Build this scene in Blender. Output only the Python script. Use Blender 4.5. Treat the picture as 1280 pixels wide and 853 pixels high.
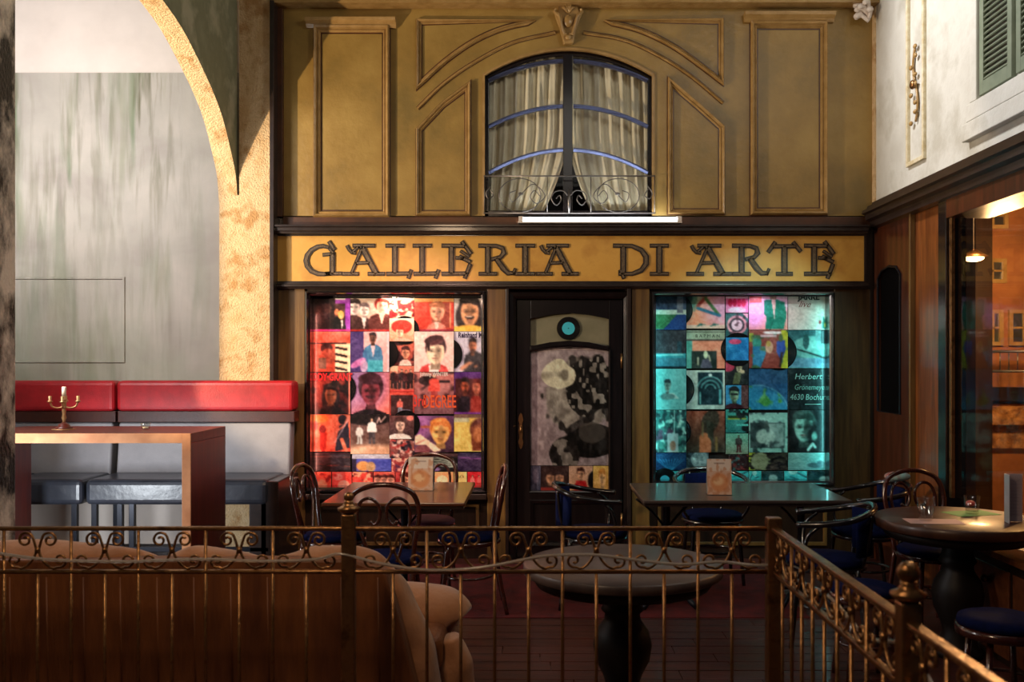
import bpy, bmesh, math, random
import numpy as np
from mathutils import Vector, Matrix, noise as mnoise
random.seed(7)
for o in list(bpy.data.objects): bpy.data.objects.remove(o)
S = bpy.context.scene; COL = S.collection
F = 1180.0; VX = 669.0; VY = 453.0; EYE = 1.6
# ---------------------------------------------------------------- camera
cd = bpy.data.cameras.new('camera'); cam = bpy.data.objects.new('camera', cd); COL.objects.link(cam)
cam.location = (0, 0, EYE); cam.rotation_euler = (math.pi/2, 0, 0)
cd.sensor_width = 36; cd.lens = 36*F/1280; cd.shift_x = -(VX-640)/1280; cd.shift_y = (VY-426.5)/1280
cd.clip_start = .05; cd.clip_end = 60
cd.dof.use_dof = True; cd.dof.focus_distance = 6.8; cd.dof.aperture_fstop = 3.2
S.camera = cam
# ---------------------------------------------------------------- world, exposure
w = bpy.data.worlds.new('world'); S.world = w; w.use_nodes = True
w.node_tree.nodes['Background'].inputs[0].default_value = (.55, .6, .75, 1)
w.node_tree.nodes['Background'].inputs[1].default_value = .02
S.view_settings.view_transform = 'Standard'; S.view_settings.look = 'None'
S.view_settings.gamma = 1; S.view_settings.use_curve_mapping = False; S.view_settings.exposure = 0.0
# ---------------------------------------------------------------- lamps of the place, plus added unseen fills
def light(name, kind, loc, power, color, target=None, size=.3, size_y=None, spot=60, blend=.3):
    d = bpy.data.lights.new(name, kind); d.energy = power; d.color = color
    o = bpy.data.objects.new(name, d); COL.objects.link(o); o.location = loc
    if kind == 'AREA':
        d.size = size
        if size_y: d.shape = 'RECTANGLE'; d.size_y = size_y
    else: d.shadow_soft_size = size
    if kind == 'SPOT': d.spot_size = math.radians(spot); d.spot_blend = blend
    if target is not None:
        o.rotation_euler = (Vector(target)-Vector(loc)).to_track_quat('-Z', 'Y').to_euler()
    return o
light('warm_side_lamp', 'SPOT', (-4.2, 5.35, 2.0), 560, (1, .75, .47), (-3.351, 5.801, 2.276), size=.022, spot=86, blend=.2)
light('side_room_lamp', 'AREA', (-4.1, 4.9, 3.2), 150, (1, .95, .93), (-3.4, 7.6, 2.4), size=1.5)
light('ceiling_wash', 'AREA', (.6, 2.6, 4.6), 5, (1, .92, .8), (.6, 7.7, 2.0), size=1.2)  # unseen overhead wash added for general brightness
light('gallery_lamp_right', 'SPOT', (.2, 6.3, 5.4), 560, (1, .97, .95), (2.76, 5.5, 4.1), size=.25, spot=84, blend=.6)
light('arch_fill', 'AREA', (2.3, 3.8, 4.9), 30, (1, .95, .85), (-2.4, 6.3, 3.7), size=.6)  # unseen fill added to lift the arch face
light('side_floor_fill', 'AREA', (-3.4, 5.5, .62), 27, (.88, .94, 1), (-2.7, 7.4, .5), size=.35)  # unseen light added to brighten bench front and wall below
light('aisle_fill', 'AREA', (-1.2, 1.6, 3.4), 36, (1, .70, .44), (-1.2, 3.8, .8), size=.5)  # unseen warm fill for railing and sofa back
# ---------------------------------------------------------------- helpers
def WX(px, Y): return (px-VX)*Y/F
def WZ(py, Y): return EYE-(py-VY)*Y/F
def lin(c): return tuple((v/12.92 if v <= .04045 else ((v+.055)/1.055)**2.4) for v in [x/255 for x in c])
class MB:
    def __init__(s): s.v = []; s.f = []; s.sm = []
    def add(s, vs, fs, smooth=False):
        n = len(s.v); s.v += [tuple(p) for p in vs]; s.f += [tuple(i+n for i in f) for f in fs]; s.sm += [smooth]*len(fs); return s
    def box(s, x0, x1, y0, y1, z0, z1):
        x0, x1 = min(x0, x1), max(x0, x1); y0, y1 = min(y0, y1), max(y0, y1); z0, z1 = min(z0, z1), max(z0, z1)
        return s.add([(x0,y0,z0),(x1,y0,z0),(x1,y1,z0),(x0,y1,z0),(x0,y0,z1),(x1,y0,z1),(x1,y1,z1),(x0,y1,z1)],
                     [(0,3,2,1),(4,5,6,7),(0,1,5,4),(1,2,6,5),(2,3,7,6),(3,0,4,7)])
    def tube(s, pts, r, n=8, closed=False, smooth=True):
        P = [Vector(p) for p in pts]; m = len(P)
        R = r if isinstance(r, (list, tuple)) else [r]*m
        T = []
        for i in range(m):
            a = P[(i-1) % m] if (closed or i > 0) else P[i]; b = P[(i+1) % m] if (closed or i < m-1) else P[i]
            t = b-a; T.append(t.normalized() if t.length > 1e-9 else Vector((0,0,1)))
        u = T[0].orthogonal().normalized(); vs = []
        for i in range(m):
            u = u-T[i]*u.dot(T[i]); u = u.normalized() if u.length > 1e-6 else T[i].orthogonal().normalized()
            q = T[i].cross(u)
            for k in range(n):
                a = 2*math.pi*k/n; vs.append(P[i]+(u*math.cos(a)+q*math.sin(a))*R[i])
        fs = []
        for i in range(m if closed else m-1):
            j = (i+1) % m
            for k in range(n):
                l = (k+1) % n; fs.append((i*n+k, i*n+l, j*n+l, j*n+k))
        if not closed: fs += [tuple(range(n))[::-1], tuple((m-1)*n+k for k in range(n))]
        return s.add(vs, fs, smooth)
    def lathe(s, prof, c=(0,0,0), n=20, smooth=True):
        vs = []; fs = []
        for r, z in prof:
            for k in range(n):
                a = 2*math.pi*k/n; vs.append((c[0]+r*math.cos(a), c[1]+r*math.sin(a), c[2]+z))
        for i in range(len(prof)-1):
            for k in range(n):
                l = (k+1) % n; fs.append((i*n+k, i*n+l, (i+1)*n+l, (i+1)*n+k))
        fs += [tuple(range(n))[::-1], tuple((len(prof)-1)*n+k for k in range(n))]
        return s.add(vs, fs, smooth)
    def prism(s, poly, y0, y1):          # polygon in XZ, thickness along Y
        n = len(poly); a = sum(poly[i][0]*poly[(i+1) % n][1]-poly[(i+1) % n][0]*poly[i][1] for i in range(n))
        if a < 0: poly = poly[::-1]
        vs = [(x, y0, z) for x, z in poly]+[(x, y1, z) for x, z in poly]
        fs = [tuple(range(n)), tuple(range(n, 2*n))[::-1]]+[(i+n, (i+1) % n+n, (i+1) % n, i) for i in range(n)]
        return s.add(vs, fs)
    def sweep(s, path, prof, closed=True):    # path in XZ; prof = [(offset to the left of travel, Y)], mitred
        m = len(path); vs = []; k = len(prof)
        for i in range(m):
            p = Vector(path[i]); a = Vector(path[i-1]) if (closed or i) else None; b = Vector(path[(i+1) % m]) if (closed or i < m-1) else None
            d1 = (p-a).normalized() if a is not None else None; d2 = (b-p).normalized() if b is not None else None
            if d1 is None: d1 = d2
            if d2 is None: d2 = d1
            n1 = Vector((-d1.y, d1.x)); n2 = Vector((-d2.y, d2.x)); mm = (n1+n2)
            mm = mm/max(.35, (1+n1.dot(n2)))
            for o, y in prof: q = p+mm*o; vs.append((q.x, y, q.y))
        fs = []
        for i in range(m if closed else m-1):
            j = (i+1) % m
            for t in range(k):
                u = (t+1) % k; fs.append((i*k+t, j*k+t, j*k+u, i*k+u))
        if not closed: fs += [tuple(range(k)), tuple((m-1)*k+t for t in range(k))[::-1]]
        return s.add(vs, fs)
    def ball(s, c, r, n=14, m=9, sc=(1,1,1)):
        vs = []; fs = []
        for i in range(m+1):
            t = math.pi*i/m
            for k in range(n):
                a = 2*math.pi*k/n; rr = max(math.sin(t), .001)
                vs.append((c[0]+r*sc[0]*rr*math.cos(a), c[1]+r*sc[1]*rr*math.sin(a), c[2]-r*sc[2]*math.cos(t)))
        for i in range(m):
            for k in range(n):
                l = (k+1) % n; fs.append((i*n+k, i*n+l, (i+1)*n+l, (i+1)*n+k))
        return s.add(vs, fs, True)
    def data(s, name):
        me = bpy.data.meshes.new(name); me.from_pydata(s.v, [], s.f); me.polygons.foreach_set('use_smooth', s.sm)
        b = bmesh.new(); b.from_mesh(me); bmesh.ops.recalc_face_normals(b, faces=b.faces); b.to_mesh(me); b.free(); me.update(); return me
    def build(s, name, mat, parent=None, bevel=0, label=None, seg=2):
        o = bpy.data.objects.new(name, s.data(name)); COL.objects.link(o)
        if mat: o.data.materials.append(mat)
        if parent: o.parent = parent
        if bevel:
            m = o.modifiers.new('edge', 'BEVEL'); m.width = bevel; m.segments = seg; m.limit_method = 'ANGLE'; m.harden_normals = False
        if label: o['label'] = label
        return o
def tag(o, label=None, cat=None, group=None, kind=None):
    if label: o['label'] = label
    if cat: o['category'] = cat
    if group: o['group'] = group
    if kind: o['kind'] = kind
    return o
def empty(name, loc=(0,0,0), rz=0, **k):
    o = bpy.data.objects.new(name, None); COL.objects.link(o); o.location = loc; o.rotation_euler = (0,0,rz); o.empty_display_size = .05
    return tag(o, **k)
def copy_tree(o, parent=None):
    c = o.copy(); COL.objects.link(c); c.parent = parent
    for ch in list(o.children): copy_tree(ch, c)
    return c
def catmull(pts, k=6, closed=False):
    P = [Vector(p) for p in pts]; n = len(P); out = []
    for i in range(n if closed else n-1):
        a = P[(i-1) % n] if (closed or i) else P[0]*2-P[1]; b = P[i]; c = P[(i+1) % n]; d = P[(i+2) % n] if (closed or i+2 < n) else P[-1]*2-P[-2]
        for j in range(k):
            t = j/k; out.append(.5*((2*b)+(c-a)*t+(2*a-5*b+4*c-d)*t*t+(3*b-a-3*c+d)*t**3))
    if not closed: out.append(P[-1])
    return out
# ---------------------------------------------------------------- materials
def mat(name, c1, c2=None, scale=6, rough=.6, metal=0, bump=0, bscale=40, stretch=(1,1,1), coat=0, detail=5, c3=None, spec=.5, sheen=0, contrast=(.35,.65)):
    m = bpy.data.materials.new(name); m.use_nodes = True; N = m.node_tree.nodes; L = m.node_tree.links; b = N['Principled BSDF']
    b.inputs['Base Color'].default_value = (*lin(c1), 1); b.inputs['Roughness'].default_value = rough; b.inputs['Metallic'].default_value = metal
    b.inputs['Specular IOR Level'].default_value = spec
    if coat: b.inputs['Coat Weight'].default_value = coat; b.inputs['Coat Roughness'].default_value = .12
    if sheen: b.inputs['Sheen Weight'].default_value = sheen
    tc = N.new('ShaderNodeTexCoord'); mp = N.new('ShaderNodeMapping'); mp.inputs['Scale'].default_value = stretch
    L.new(tc.outputs['Object'], mp.inputs[0])
    if c2:
        n = N.new('ShaderNodeTexNoise'); n.inputs['Scale'].default_value = scale; n.inputs['Detail'].default_value = detail; n.inputs['Roughness'].default_value = .6
        L.new(mp.outputs[0], n.inputs[0]); r = N.new('ShaderNodeValToRGB'); L.new(n.outputs[0], r.inputs[0])
        r.color_ramp.elements[0].position = contrast[0]; r.color_ramp.elements[0].color = (*lin(c1), 1)
        r.color_ramp.elements[1].position = contrast[1]; r.color_ramp.elements[1].color = (*lin(c2), 1)
        if c3: e = r.color_ramp.elements.new(.5); e.color = (*lin(c3), 1)
        L.new(r.outputs[0], b.inputs['Base Color'])
    if bump:
        n2 = N.new('ShaderNodeTexNoise'); n2.inputs['Scale'].default_value = bscale; n2.inputs['Detail'].default_value = 4; L.new(mp.outputs[0], n2.inputs[0])
        bp = N.new('ShaderNodeBump'); bp.inputs['Strength'].default_value = bump; bp.inputs['Distance'].default_value = .02; L.new(n2.outputs[0], bp.inputs['Height']); L.new(bp.outputs[0], b.inputs['Normal'])
    return m
def emis(name, col, s):
    m = bpy.data.materials.new(name); m.use_nodes = True; b = m.node_tree.nodes['Principled BSDF']
    b.inputs['Base Color'].default_value = (*col, 1); b.inputs['Emission Color'].default_value = (*col, 1); b.inputs['Emission Strength'].default_value = s; return m
def glassmat(name, tint=(1,1,1), rough=.02, ior=1.3):
    m = bpy.data.materials.new(name); m.use_nodes = True; N = m.node_tree.nodes; L = m.node_tree.links; N.remove(N['Principled BSDF'])
    t = N.new('ShaderNodeBsdfTransparent'); t.inputs[0].default_value = (*tint, 1); g = N.new('ShaderNodeBsdfGlossy'); g.inputs['Roughness'].default_value = rough
    f = N.new('ShaderNodeFresnel'); f.inputs[0].default_value = ior; x = N.new('ShaderNodeMixShader')
    ge = N.new('ShaderNodeNewGeometry'); q = N.new('ShaderNodeMath'); q.operation = 'SUBTRACT'; q.inputs[0].default_value = 1; L.new(ge.outputs['Backfacing'], q.inputs[1]); q2 = N.new('ShaderNodeMath'); q2.operation = 'MULTIPLY'; L.new(f.outputs[0], q2.inputs[0]); L.new(q.outputs[0], q2.inputs[1]); L.new(q2.outputs[0], x.inputs[0]); L.new(t.outputs[0], x.inputs[1]); L.new(g.outputs[0], x.inputs[2]); L.new(x.outputs[0], N['Material Output'].inputs[0]); return m
M = {}
M['ochre'] = mat('ochre_paint', (122,100,50), (166,136,72), 2.0, .42, bump=.15, bscale=25, c3=(148,118,58), contrast=(.3,.7), detail=8)
M['gold_trim'] = mat('gilded_moulding', (150,117,68), (174,140,88), 9, .24, bump=.1)
M['dark_trim'] = mat('blackish_brown_lacquer', (34,24,22), (48,36,32), 12, .32, coat=.4)
M['brown_trim'] = mat('brown_border_paint', (88,48,22), (60,34,18), 5, .4)
M['sign'] = mat('sign_ochre', (205,150,62), (176,118,44), 2.6, .42, bump=.06, c3=(212,160,72), contrast=(.3,.72), detail=7)
M['letter_edge'] = mat('letter_dark_edge', (44,30,18), rough=.5)
M['letter_face'] = mat('letter_bronze', (112,92,66), (84,66,46), 30, .45, bump=.5, bscale=120)
M['sandy'] = mat('sandy_rough_stucco', (206,170,122), (184,142,92), 6, .9, bump=.9, bscale=70, c3=(220,190,146))
M['green_plaster'] = mat('green_grey_plaster', (150,150,122), (178,174,146), 3, .7, bump=.15, c3=(134,136,108), detail=8)
M['olive_shade'] = mat('brown_stippled_plaster', (150,112,62), (186,142,84), 8, .8, bump=.5, bscale=80)
M['dark_stucco'] = mat('dark_spattered_stucco', (22,20,19), (232,222,210), 5, .5, bump=1, bscale=50, contrast=(.44,.6), stretch=(1,1,.6))
M['white_paint'] = mat('off_white_paint', (226,214,204), (216,204,194), 3, .8)
M['right_plaster'] = mat('grey_white_plaster', (196,193,184), (182,178,166), 2.4, .75, bump=.15, c3=(206,204,196), detail=8)
M['wood_red'] = mat('red_brown_wood', (84,40,22), (54,26,14), 5, .3, stretch=(4,4,.35), coat=.5, detail=6)
M['wood_pil'] = mat('olive_brown_wood', (118,88,44), (84,58,28), 5, .4, stretch=(5,5,.4), coat=.3)
M['wood_amber'] = mat('amber_brown_wood', (132,74,32), (86,44,18), 5, .35, stretch=(5,5,.4), coat=.4)
M['wood_dark2'] = mat('dark_olive_wood', (70,50,26), (44,30,16), 5, .35, stretch=(5,5,.4), coat=.4)
M['wood_dark'] = mat('dark_wood', (44,28,18), (28,18,12), 5, .35, stretch=(5,5,.5), coat=.3)
M['door_black'] = mat('black_varnished_wood', (26,19,20), (16,12,13), 6, .22, coat=.6, stretch=(5,5,.5))
M['table_wood'] = mat('walnut_top', (112,62,34), (86,44,24), 4, .3, stretch=(.4,5,5), coat=.5)
M['table_grey'] = mat('grey_worn_top', (84,72,68), (62,52,50), 5, .35, stretch=(.4,5,5), coat=.5)
M['table_side'] = mat('mahogany_side', (98,32,18), (74,22,14), 6, .35, stretch=(5,5,.4))
M['edge_wood'] = mat('light_oak_edge', (224,160,114), (190,126,84), 7, .45, stretch=(.6,4,.6))
M['red_leather'] = mat('red_leather', (176,24,34), (152,18,28), 10, .42, bump=.12, bscale=140)
M['brown_leather'] = mat('brown_leather', (66,26,16), (54,20,14), 10, .4, bump=.1, bscale=140)
M['grey_leather'] = mat('grey_leather', (142,140,144), (126,124,128), 3, .5, bump=.1, bscale=120)
M['black_leather'] = mat('black_leather', (58,62,72), (40,42,50), 4, .3, bump=.12, bscale=14)
M['metal_black'] = mat('black_metal', (30,32,40), rough=.35, metal=.6)
M['brass'] = mat('worn_brass', (146,108,72), (108,76,48), 14, .34, metal=.9, c3=(158,116,74), bump=.15, bscale=60)
M['chrome'] = mat('chrome', (200,200,200), rough=.12, metal=1)
M['bentwood'] = mat('red_brown_bentwood', (74,30,20), (50,20,14), 20, .22, coat=.8)
M['bentblack'] = mat('black_bentwood', (22,18,20), rough=.2, coat=.8)
M['blue_cushion'] = mat('blue_cushion_cloth', (7,19,64), (6,15,50), 30, .9, bump=.2, bscale=200, spec=.1)
M['purple_cushion'] = mat('plum_cushion_cloth', (96,36,60), rough=.7)
M['suede'] = mat('tan_suede', (176,120,78), (150,98,60), 5, .85, bump=.5, bscale=12, sheen=.4)
M['sofa_back'] = mat('brown_hide', (124,72,34), (94,50,24), 4, .55, bump=.2, bscale=20, stretch=(3,3,.5))
M['curtain'] = mat('cream_curtain', (236,226,200), (220,208,180), 8, .9)
M['pedestal'] = mat('dark_turned_wood', (24,17,14), rough=.5, spec=.3)
M['muntin'] = mat('blue_grey_enamel', (96,104,140), rough=.22, metal=.7)
M['iron'] = mat('wrought_iron', (120,114,110), rough=.3, metal=.8)
M['vinyl'] = mat('black_vinyl', (14,13,15), rough=.25)
M['cyan_label'] = mat('cyan_label', (60,190,215), rough=.5)
M['orange_label'] = mat('orange_label', (220,110,50), rough=.5)
M['glass'] = glassmat('window_glass', (.94,.95,.95))
M['clear'] = glassmat('drinking_glass', (.92,.92,.9), .03, 2.1)
M['paper'] = mat('cream_paper', (214,196,178), rough=.7)
M['rug'] = mat('red_carpet', (110,24,22), (76,16,16), 8, .9, bump=.4, bscale=150)
M['backing'] = mat('dark_backing_board', (26,20,22), rough=.8)
M['shutter'] = mat('grey_green_shutter', (128,138,116), (110,120,100), 6, .6)
M['plaster_ornament'] = mat('cream_plaster', (214,204,176), (190,172,132), 20, .7)
M['tube_light'] = emis('white_tube', (.86, .94, 1), 15)
M['rope'] = mat('clear_rope_tube', (200,190,180), rough=.15, spec=.8); M['rope'].node_tree.nodes['Principled BSDF'].inputs['Transmission Weight'].default_value = .55
# ================================================================ SETTING
FY = 7.7                                             # facade plane
X = lambda px, Y=FY: WX(px, Y)
Z = lambda py, Y=FY: WZ(py, Y)
# ---- back wall (upper ochre facade with an arched opening), built as one slab
def arc_pts(pts, k=8): return [tuple(p) for p in catmull([(x, y, 0) for x, y in pts], k)]
win_arc = [(603,270),(603,93),(630,79),(665,66),(710,60),(755,66),(790,79),(818,93),(818,270)]
top = [(px, 60+33*((px-710.5)/107.5)**2, 0) for px in np.linspace(603, 818, 25)]
hole = [(X(603), Z(270))]+[(X(a), Z(b)) for a, b, _ in top]+[(X(818), Z(270))]
w = MB()
zt = Z(-60); zb = Z(270)
w.prism([(X(337), zb), (X(603), zb)]+hole[1:-1]+[(X(818), zb), (X(1100), zb), (X(1100), zt), (X(337), zt)], FY, FY+.12)
wall = w.build('wall_back', M['ochre']); tag(wall, kind='structure')
# carcass behind the shopfront: pieces around the display boxes and the door
s = MB(); z0, z1 = 0, Z(262)
for a, b, t, bt in [(337,384,283,None),(384,607,283,364),(384,607,614,None),(607,637,283,None),(637,788,283,360),(788,815,283,None),(815,1040,283,366),(815,1040,606,None),(1040,1100,283,None)]:
    s.box(X(a), X(b), FY+.001, FY+.12, Z(bt) if bt else 0, Z(t-12 if t == 283 else t))
tag(s.build('wall_front_panels', M['wood_dark']), kind='structure')
bk = MB(); bk.box(X(337), X(1100), FY+.5, FY+.55, 0, Z(-60)); tag(bk.build('wall_behind', M['backing']), kind='structure')
# upper facade trims
def trim(n, fn, m, label=None, bevel=.003):
    b = MB(); fn(b); o = b.build('trim_%d' % n, m, None, bevel); tag(o, label, kind='structure'); return o
trim(1, lambda b: b.box(X(345), X(1092), FY-.14, FY, Z(11), Z(2)), M['gold_trim'])
trim(2, lambda b: b.box(X(340,FY-.1), X(1092), FY-.20, FY-.001, Z(1), Z(-8)), M['dark_trim'])
trim(3, lambda b: b.box(X(343), X(355), FY-.05, FY, Z(272), Z(13)), M['brown_trim'])
trim(4, lambda b: b.box(X(355), X(1086), FY-.03, FY, Z(283), Z(272)), M['brown_trim'])
trim(5, lambda b: b.box(X(337,FY-.16), X(342,FY-.16), FY-.16, FY, 0, Z(0,FY-.16)), M['dark_trim'])
def sign_mould(b):
    Y = FY-.13
    b.sweep([(X(338,Y), Z(286,Y)), (X(1086,Y), Z(286,Y))], [(-.035, FY), (-.035, Y+.02), (-.02, Y+.015), (-.015, Y), (.01, Y), (.016, Y-.02), (.03, Y-.02), (.034, FY)], False)
trim(6, sign_mould, M['dark_trim'], bevel=0)
def sign_mould2(b):
    Y = FY-.08
    b.sweep([(X(340,Y), Z(356.5,Y)), (X(1086,Y), Z(356.5,Y))], [(-.03, FY), (-.03, Y+.02), (-.016, Y+.01), (-.012, Y-.01), (.004, Y-.01), (.01, Y+.01), (.022, Y+.01), (.022, FY)], False)
trim(7, sign_mould2, M['dark_trim'], bevel=0)
# raised panel mouldings
PROF = [(-.028, FY), (-.028, FY-.03), (-.018, FY-.055), (-.004, FY-.045), (.004, FY-.022), (.014, FY-.028), (.026, FY-.008), (.026, FY)]
def mould(pts, closed=True, sc=1.0, k=None):
    path = [(X(a), Z(b)) for a, b in pts]
    b = MB(); b.sweep(path, [(o*sc, FY-(FY-y)*sc) for o, y in PROF], closed); o = b.build('panel_moulding', M['gold_trim'], wall)
    b = MB(); b.sweep(path, [(.026*sc, FY), (.026*sc, FY-.004), (.036*sc, FY-.004), (.036*sc, FY)], closed); b.build('groove', M['brown_trim'], o)  # dark brown strip put in for the moulding's shaded groove
    b = MB(); b.sweep(path, [(-.036*sc, FY), (-.036*sc, FY-.004), (-.028*sc, FY-.004), (-.028*sc, FY)], closed); b.build('groove', M['brown_trim'], o)
mould([(397,37),(397,268),(483,268),(483,37)]); mould([(942,32),(942,265),(1029,265),(1029,32)])
def cap(x0, x1, y):
    b = MB(); b.sweep([(X(x0), Z(y)), (X(x1), Z(y))], [(-.035, FY), (-.035, FY-.03), (-.01, FY-.05), (.01, FY-.085), (.03, FY-.09), (.035, FY-.09), (.035, FY)], False)
    b.build('panel_cap', M['gold_trim'], wall)
cap(384, 496, 31); cap(929, 1041, 24)
la = arc_pts([(524,106),(556,77),(592,52),(628,36),(668,27)], 5); mould([(524,28)]+[(a,b) for a,b,_ in la][:-1]+[(668,27)][:1], True, .75)
ra = arc_pts([(757,27),(800,38),(840,57),(872,79),(901,101)], 5); mould([(a,b) for a,b,_ in ra]+[(901,27)], True, .75)
mould([(a,b) for a,b,_ in arc_pts([(522,136),(552,107),(590,80),(640,54),(694,41)], 6)], False, .5)
mould([(a,b) for a,b,_ in arc_pts([(729,41),(780,50),(826,71),(866,97),(904,129)], 6)], False, .5)
mould([(524,163),(524,267),(585,267),(585,108),(553,132)], True, .8); mould([(838,104),(838,265),(902,265),(902,160),(872,133)], True, .8)
# flat field inside each large panel, a little lighter
# window surround, thin pale fillet
b = MB(); b.sweep(hole, [(-.02, FY-.012), (.0, FY-.012), (.0, FY+.02), (-.02, FY+.02)], False); b.build('opening_fillet', M['gold_trim'], wall)
# keystone ornament
ks = empty('keystone_ornament', (X(710), FY-.02, Z(57)), label='gilded plaster shell keystone ornament above the arched window', cat='ornament')
b = MB(); b.prism([(-.04,.0),(.04,0),(.055,.07),(.075,.14),(.115,.25),(.09,.26),(.075,.31),(.04,.31),(0,.335),(-.04,.31),(-.075,.31),(-.09,.26),(-.115,.25),(-.075,.14),(-.055,.07)], -.04, .02)
b.build('shield', M['gold_trim'], ks, .012)
b = MB(); b.ball((0,-.05,.175), .045, sc=(.85,.5,1.15)); b.build('boss', M['gold_trim'], ks)
b = MB(); b.ball((0,-.05,.045), .026, sc=(1,.8,.9)); b.ball((-.02,-.05,.07), .014); b.ball((.02,-.05,.07), .014); b.build('bud', M['gold_trim'], ks)
for sx in (-1, 1):
    b = MB(); b.tube(catmull([(sx*.03,-.05,.06),(sx*.055,-.06,.14),(sx*.075,-.065,.21),(sx*.11,-.05,.25),(sx*.10,-.05,.275)], 5), [.014]*16+[.012]*5, 8); b.build('scroll', M['gold_trim'], ks)
b = MB()
for k in range(5): b.tube([(0,-.05,.24), (.05*math.sin((k-2)*.5),-.065,.24+.085*math.cos((k-2)*.5))], [.008,.014], 7)
b.build('shell_ribs', M['gold_trim'], ks)
# ---- arched upper window
w1 = empty('window_1', (0,0,0), kind='structure')
fr = MB(); Yw = FY+.05
outer = hole; fr.sweep(outer, [(-.0, Yw), (-.05, Yw), (-.05, Yw+.05), (.0, Yw+.05)], False); fr.box(X(603), X(818), Yw, Yw+.05, Z(270), Z(262))
fr.build('window_frame', M['door_black'], w1, .004)
b = MB(); b.box(X(704), X(716), Yw-.015, Yw+.045, Z(268), Z(66)); b.build('mullion', M['door_black'], w1, .004)
for (ya, yb) in ((98,73), (156,130), (214,185)):
    for side in (0, 1):
        pts = [(px, yb+(ya-yb)*((710-px)/100)**2) for px in np.linspace(610, 704, 12)]
        if side: pts = [(1420-a+1, bb) for a, bb in pts][::-1]
        b = MB(); b.sweep([(X(a), Z(bb)) for a, bb in pts], [(-.018, Yw+.03), (-.018, Yw+.004), (-.002, Yw-.012), (.008, Yw-.012), (.014, Yw), (.014, Yw+.03)], False); b.build('muntin', M['muntin'], w1)
b = MB(); b.prism([(x, z) for x, z in hole], Yw+.022, Yw+.026); b.build('pane', M['glass'], w1)
# ---- curtains, each half gathered to the side
def curtain(side):
    b = MB(); nu, nv = 70, 26; vs = []; fs = []
    for j in range(nv+1):
        v = j/nv; zz = Z(62)+(Z(270)-Z(62))*v
        gather = max(0, v-.45)/.55
        for i in range(nu+1):
            u = i/nu
            inner = X(711)+(-side*0); wd = X(711)-X(603)
            keep = 1.01-.34*gather**1.6
            x = X(603)+u*wd*keep if side < 0 else X(818)-u*wd*keep
            yy = Yw+.13+.022*math.sin(u*44+2*math.sin(v*3)+side)+.012*math.sin(u*97+side*2+v*2)
            vs.append((x, yy, zz))
    for j in range(nv):
        for i in range(nu):
            a = j*(nu+1)+i; fs.append((a, a+1, a+nu+2, a+nu+1))
    b.add(vs, fs, True)
    return b.build('curtain', M['curtain'])
tag(curtain(-1), 'cream pleated curtain behind the window half nearer the stucco arch', 'curtain', 'window curtains')
tag(curtain(1), 'cream pleated curtain behind the window half nearer the white shuttered wall', 'curtain', 'window curtains')
light('window_foot_lamp', 'AREA', (X(710), FY+.088, Z(264)), 10, (.93,.95,1), (X(710), FY+.14, Z(150)), size=1.2, size_y=.02)  # hidden light added to brighten the curtains from below, like the tube
# ---- little iron balcony rail
br = empty('balcony_rail', (X(711), FY-.06, Z(270)), label='small wrought iron scroll railing across the foot of the arched window', cat='railing')
def lp(px, py): return ((px-711)/153.2, 0, (270-py)/153.2)
b = MB(); b.tube([lp(605,222), lp(818,222)], .006); b.build('top_bar', M['iron'], br)
b = MB(); b.tube([lp(605,268), lp(818,268)], .006); b.build('bottom_bar', M['iron'], br)
for px in (606, 684, 738, 817): b = MB(); b.tube([lp(px,268), lp(px,222)], .0035, 6); b.build('upright', M['iron'], br)
for sx in (-1, 1):
    f = lambda a, c: lp(711+sx*a, c)
    b = MB(); b.tube([f(61+26*math.cos(t), 246+21*math.sin(t)) for t in np.linspace(0, 2*math.pi, 28)[:-1]], .004, 6, True); b.build('ring', M['iron'], br)
    b = MB(); b.tube(catmull([f(36,247),f(43,240),f(48,248),f(40,256),f(30,246),f(44,232),f(58,243),f(70,254),f(74,244),f(66,240)], 5), .004, 6); b.build('scroll', M['iron'], br)
    b = MB(); b.tube(catmull([f(16,250),f(12,246),f(10,252),f(16,258),f(22,250),f(18,242),f(8,240),f(2,246)], 5), .005, 6); b.build('scroll', M['iron'], br)
    b = MB(); b.tube(catmull([f(98,238),f(94,246),f(100,250),f(103,243),f(97,234)], 5), .0045, 6); b.build('scroll', M['iron'], br)
    b = MB(); b.ball(f(60,244), .016, 8, 5, (1.4,.6,.8)); b.build('leaf', M['iron'], br)
b = MB(); b.tube([lp(711,268), lp(711,252), lp(711,238)], [.008,.014,.003], 8); b.build('finial', M['iron'], br)
# ---- fluorescent tube on the sign ledge
ft = empty('tube_lamp', (X(750,FY-.1), FY-.1, Z(279,FY-.1)), label='white fluorescent tube lamp lying along the top of the shop sign', cat='lamp')
b = MB(); b.box(-.66, .66, -.015, .06, .0, .012); b.build('batten', M['white_paint'], ft, .003)
b = MB(); b.tube([(-.62,0,.03), (.62,0,.03)], .017, 12); b.build('tube', M['tube_light'], ft)
for sx in (-1, 1): b = MB(); b.box(sx*.62, sx*.655, -.02, .02, .012, .052); b.build('end_cap', M['white_paint'], ft)
# ---- shop sign
sg = empty('shop_sign', (0, 0, 0), label='long ochre sign board with bronze lettering reading GALLERIA DI ARTE', cat='sign')
SY = FY-.04
b = MB(); b.box(X(343,SY), X(1082,SY), SY, FY-.001, Z(354,SY), Z(293,SY)); b.build('board', M['sign'], sg, .003)
b = MB(); b.sweep([(X(344,SY),Z(353,SY)),(X(1081,SY),Z(353,SY)),(X(1081,SY),Z(294,SY)),(X(344,SY),Z(294,SY))], [(-.008,SY),(-.008,SY-.012),(.008,SY-.012),(.008,SY)]); b.build('border', M['dark_trim'], sg)
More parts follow.
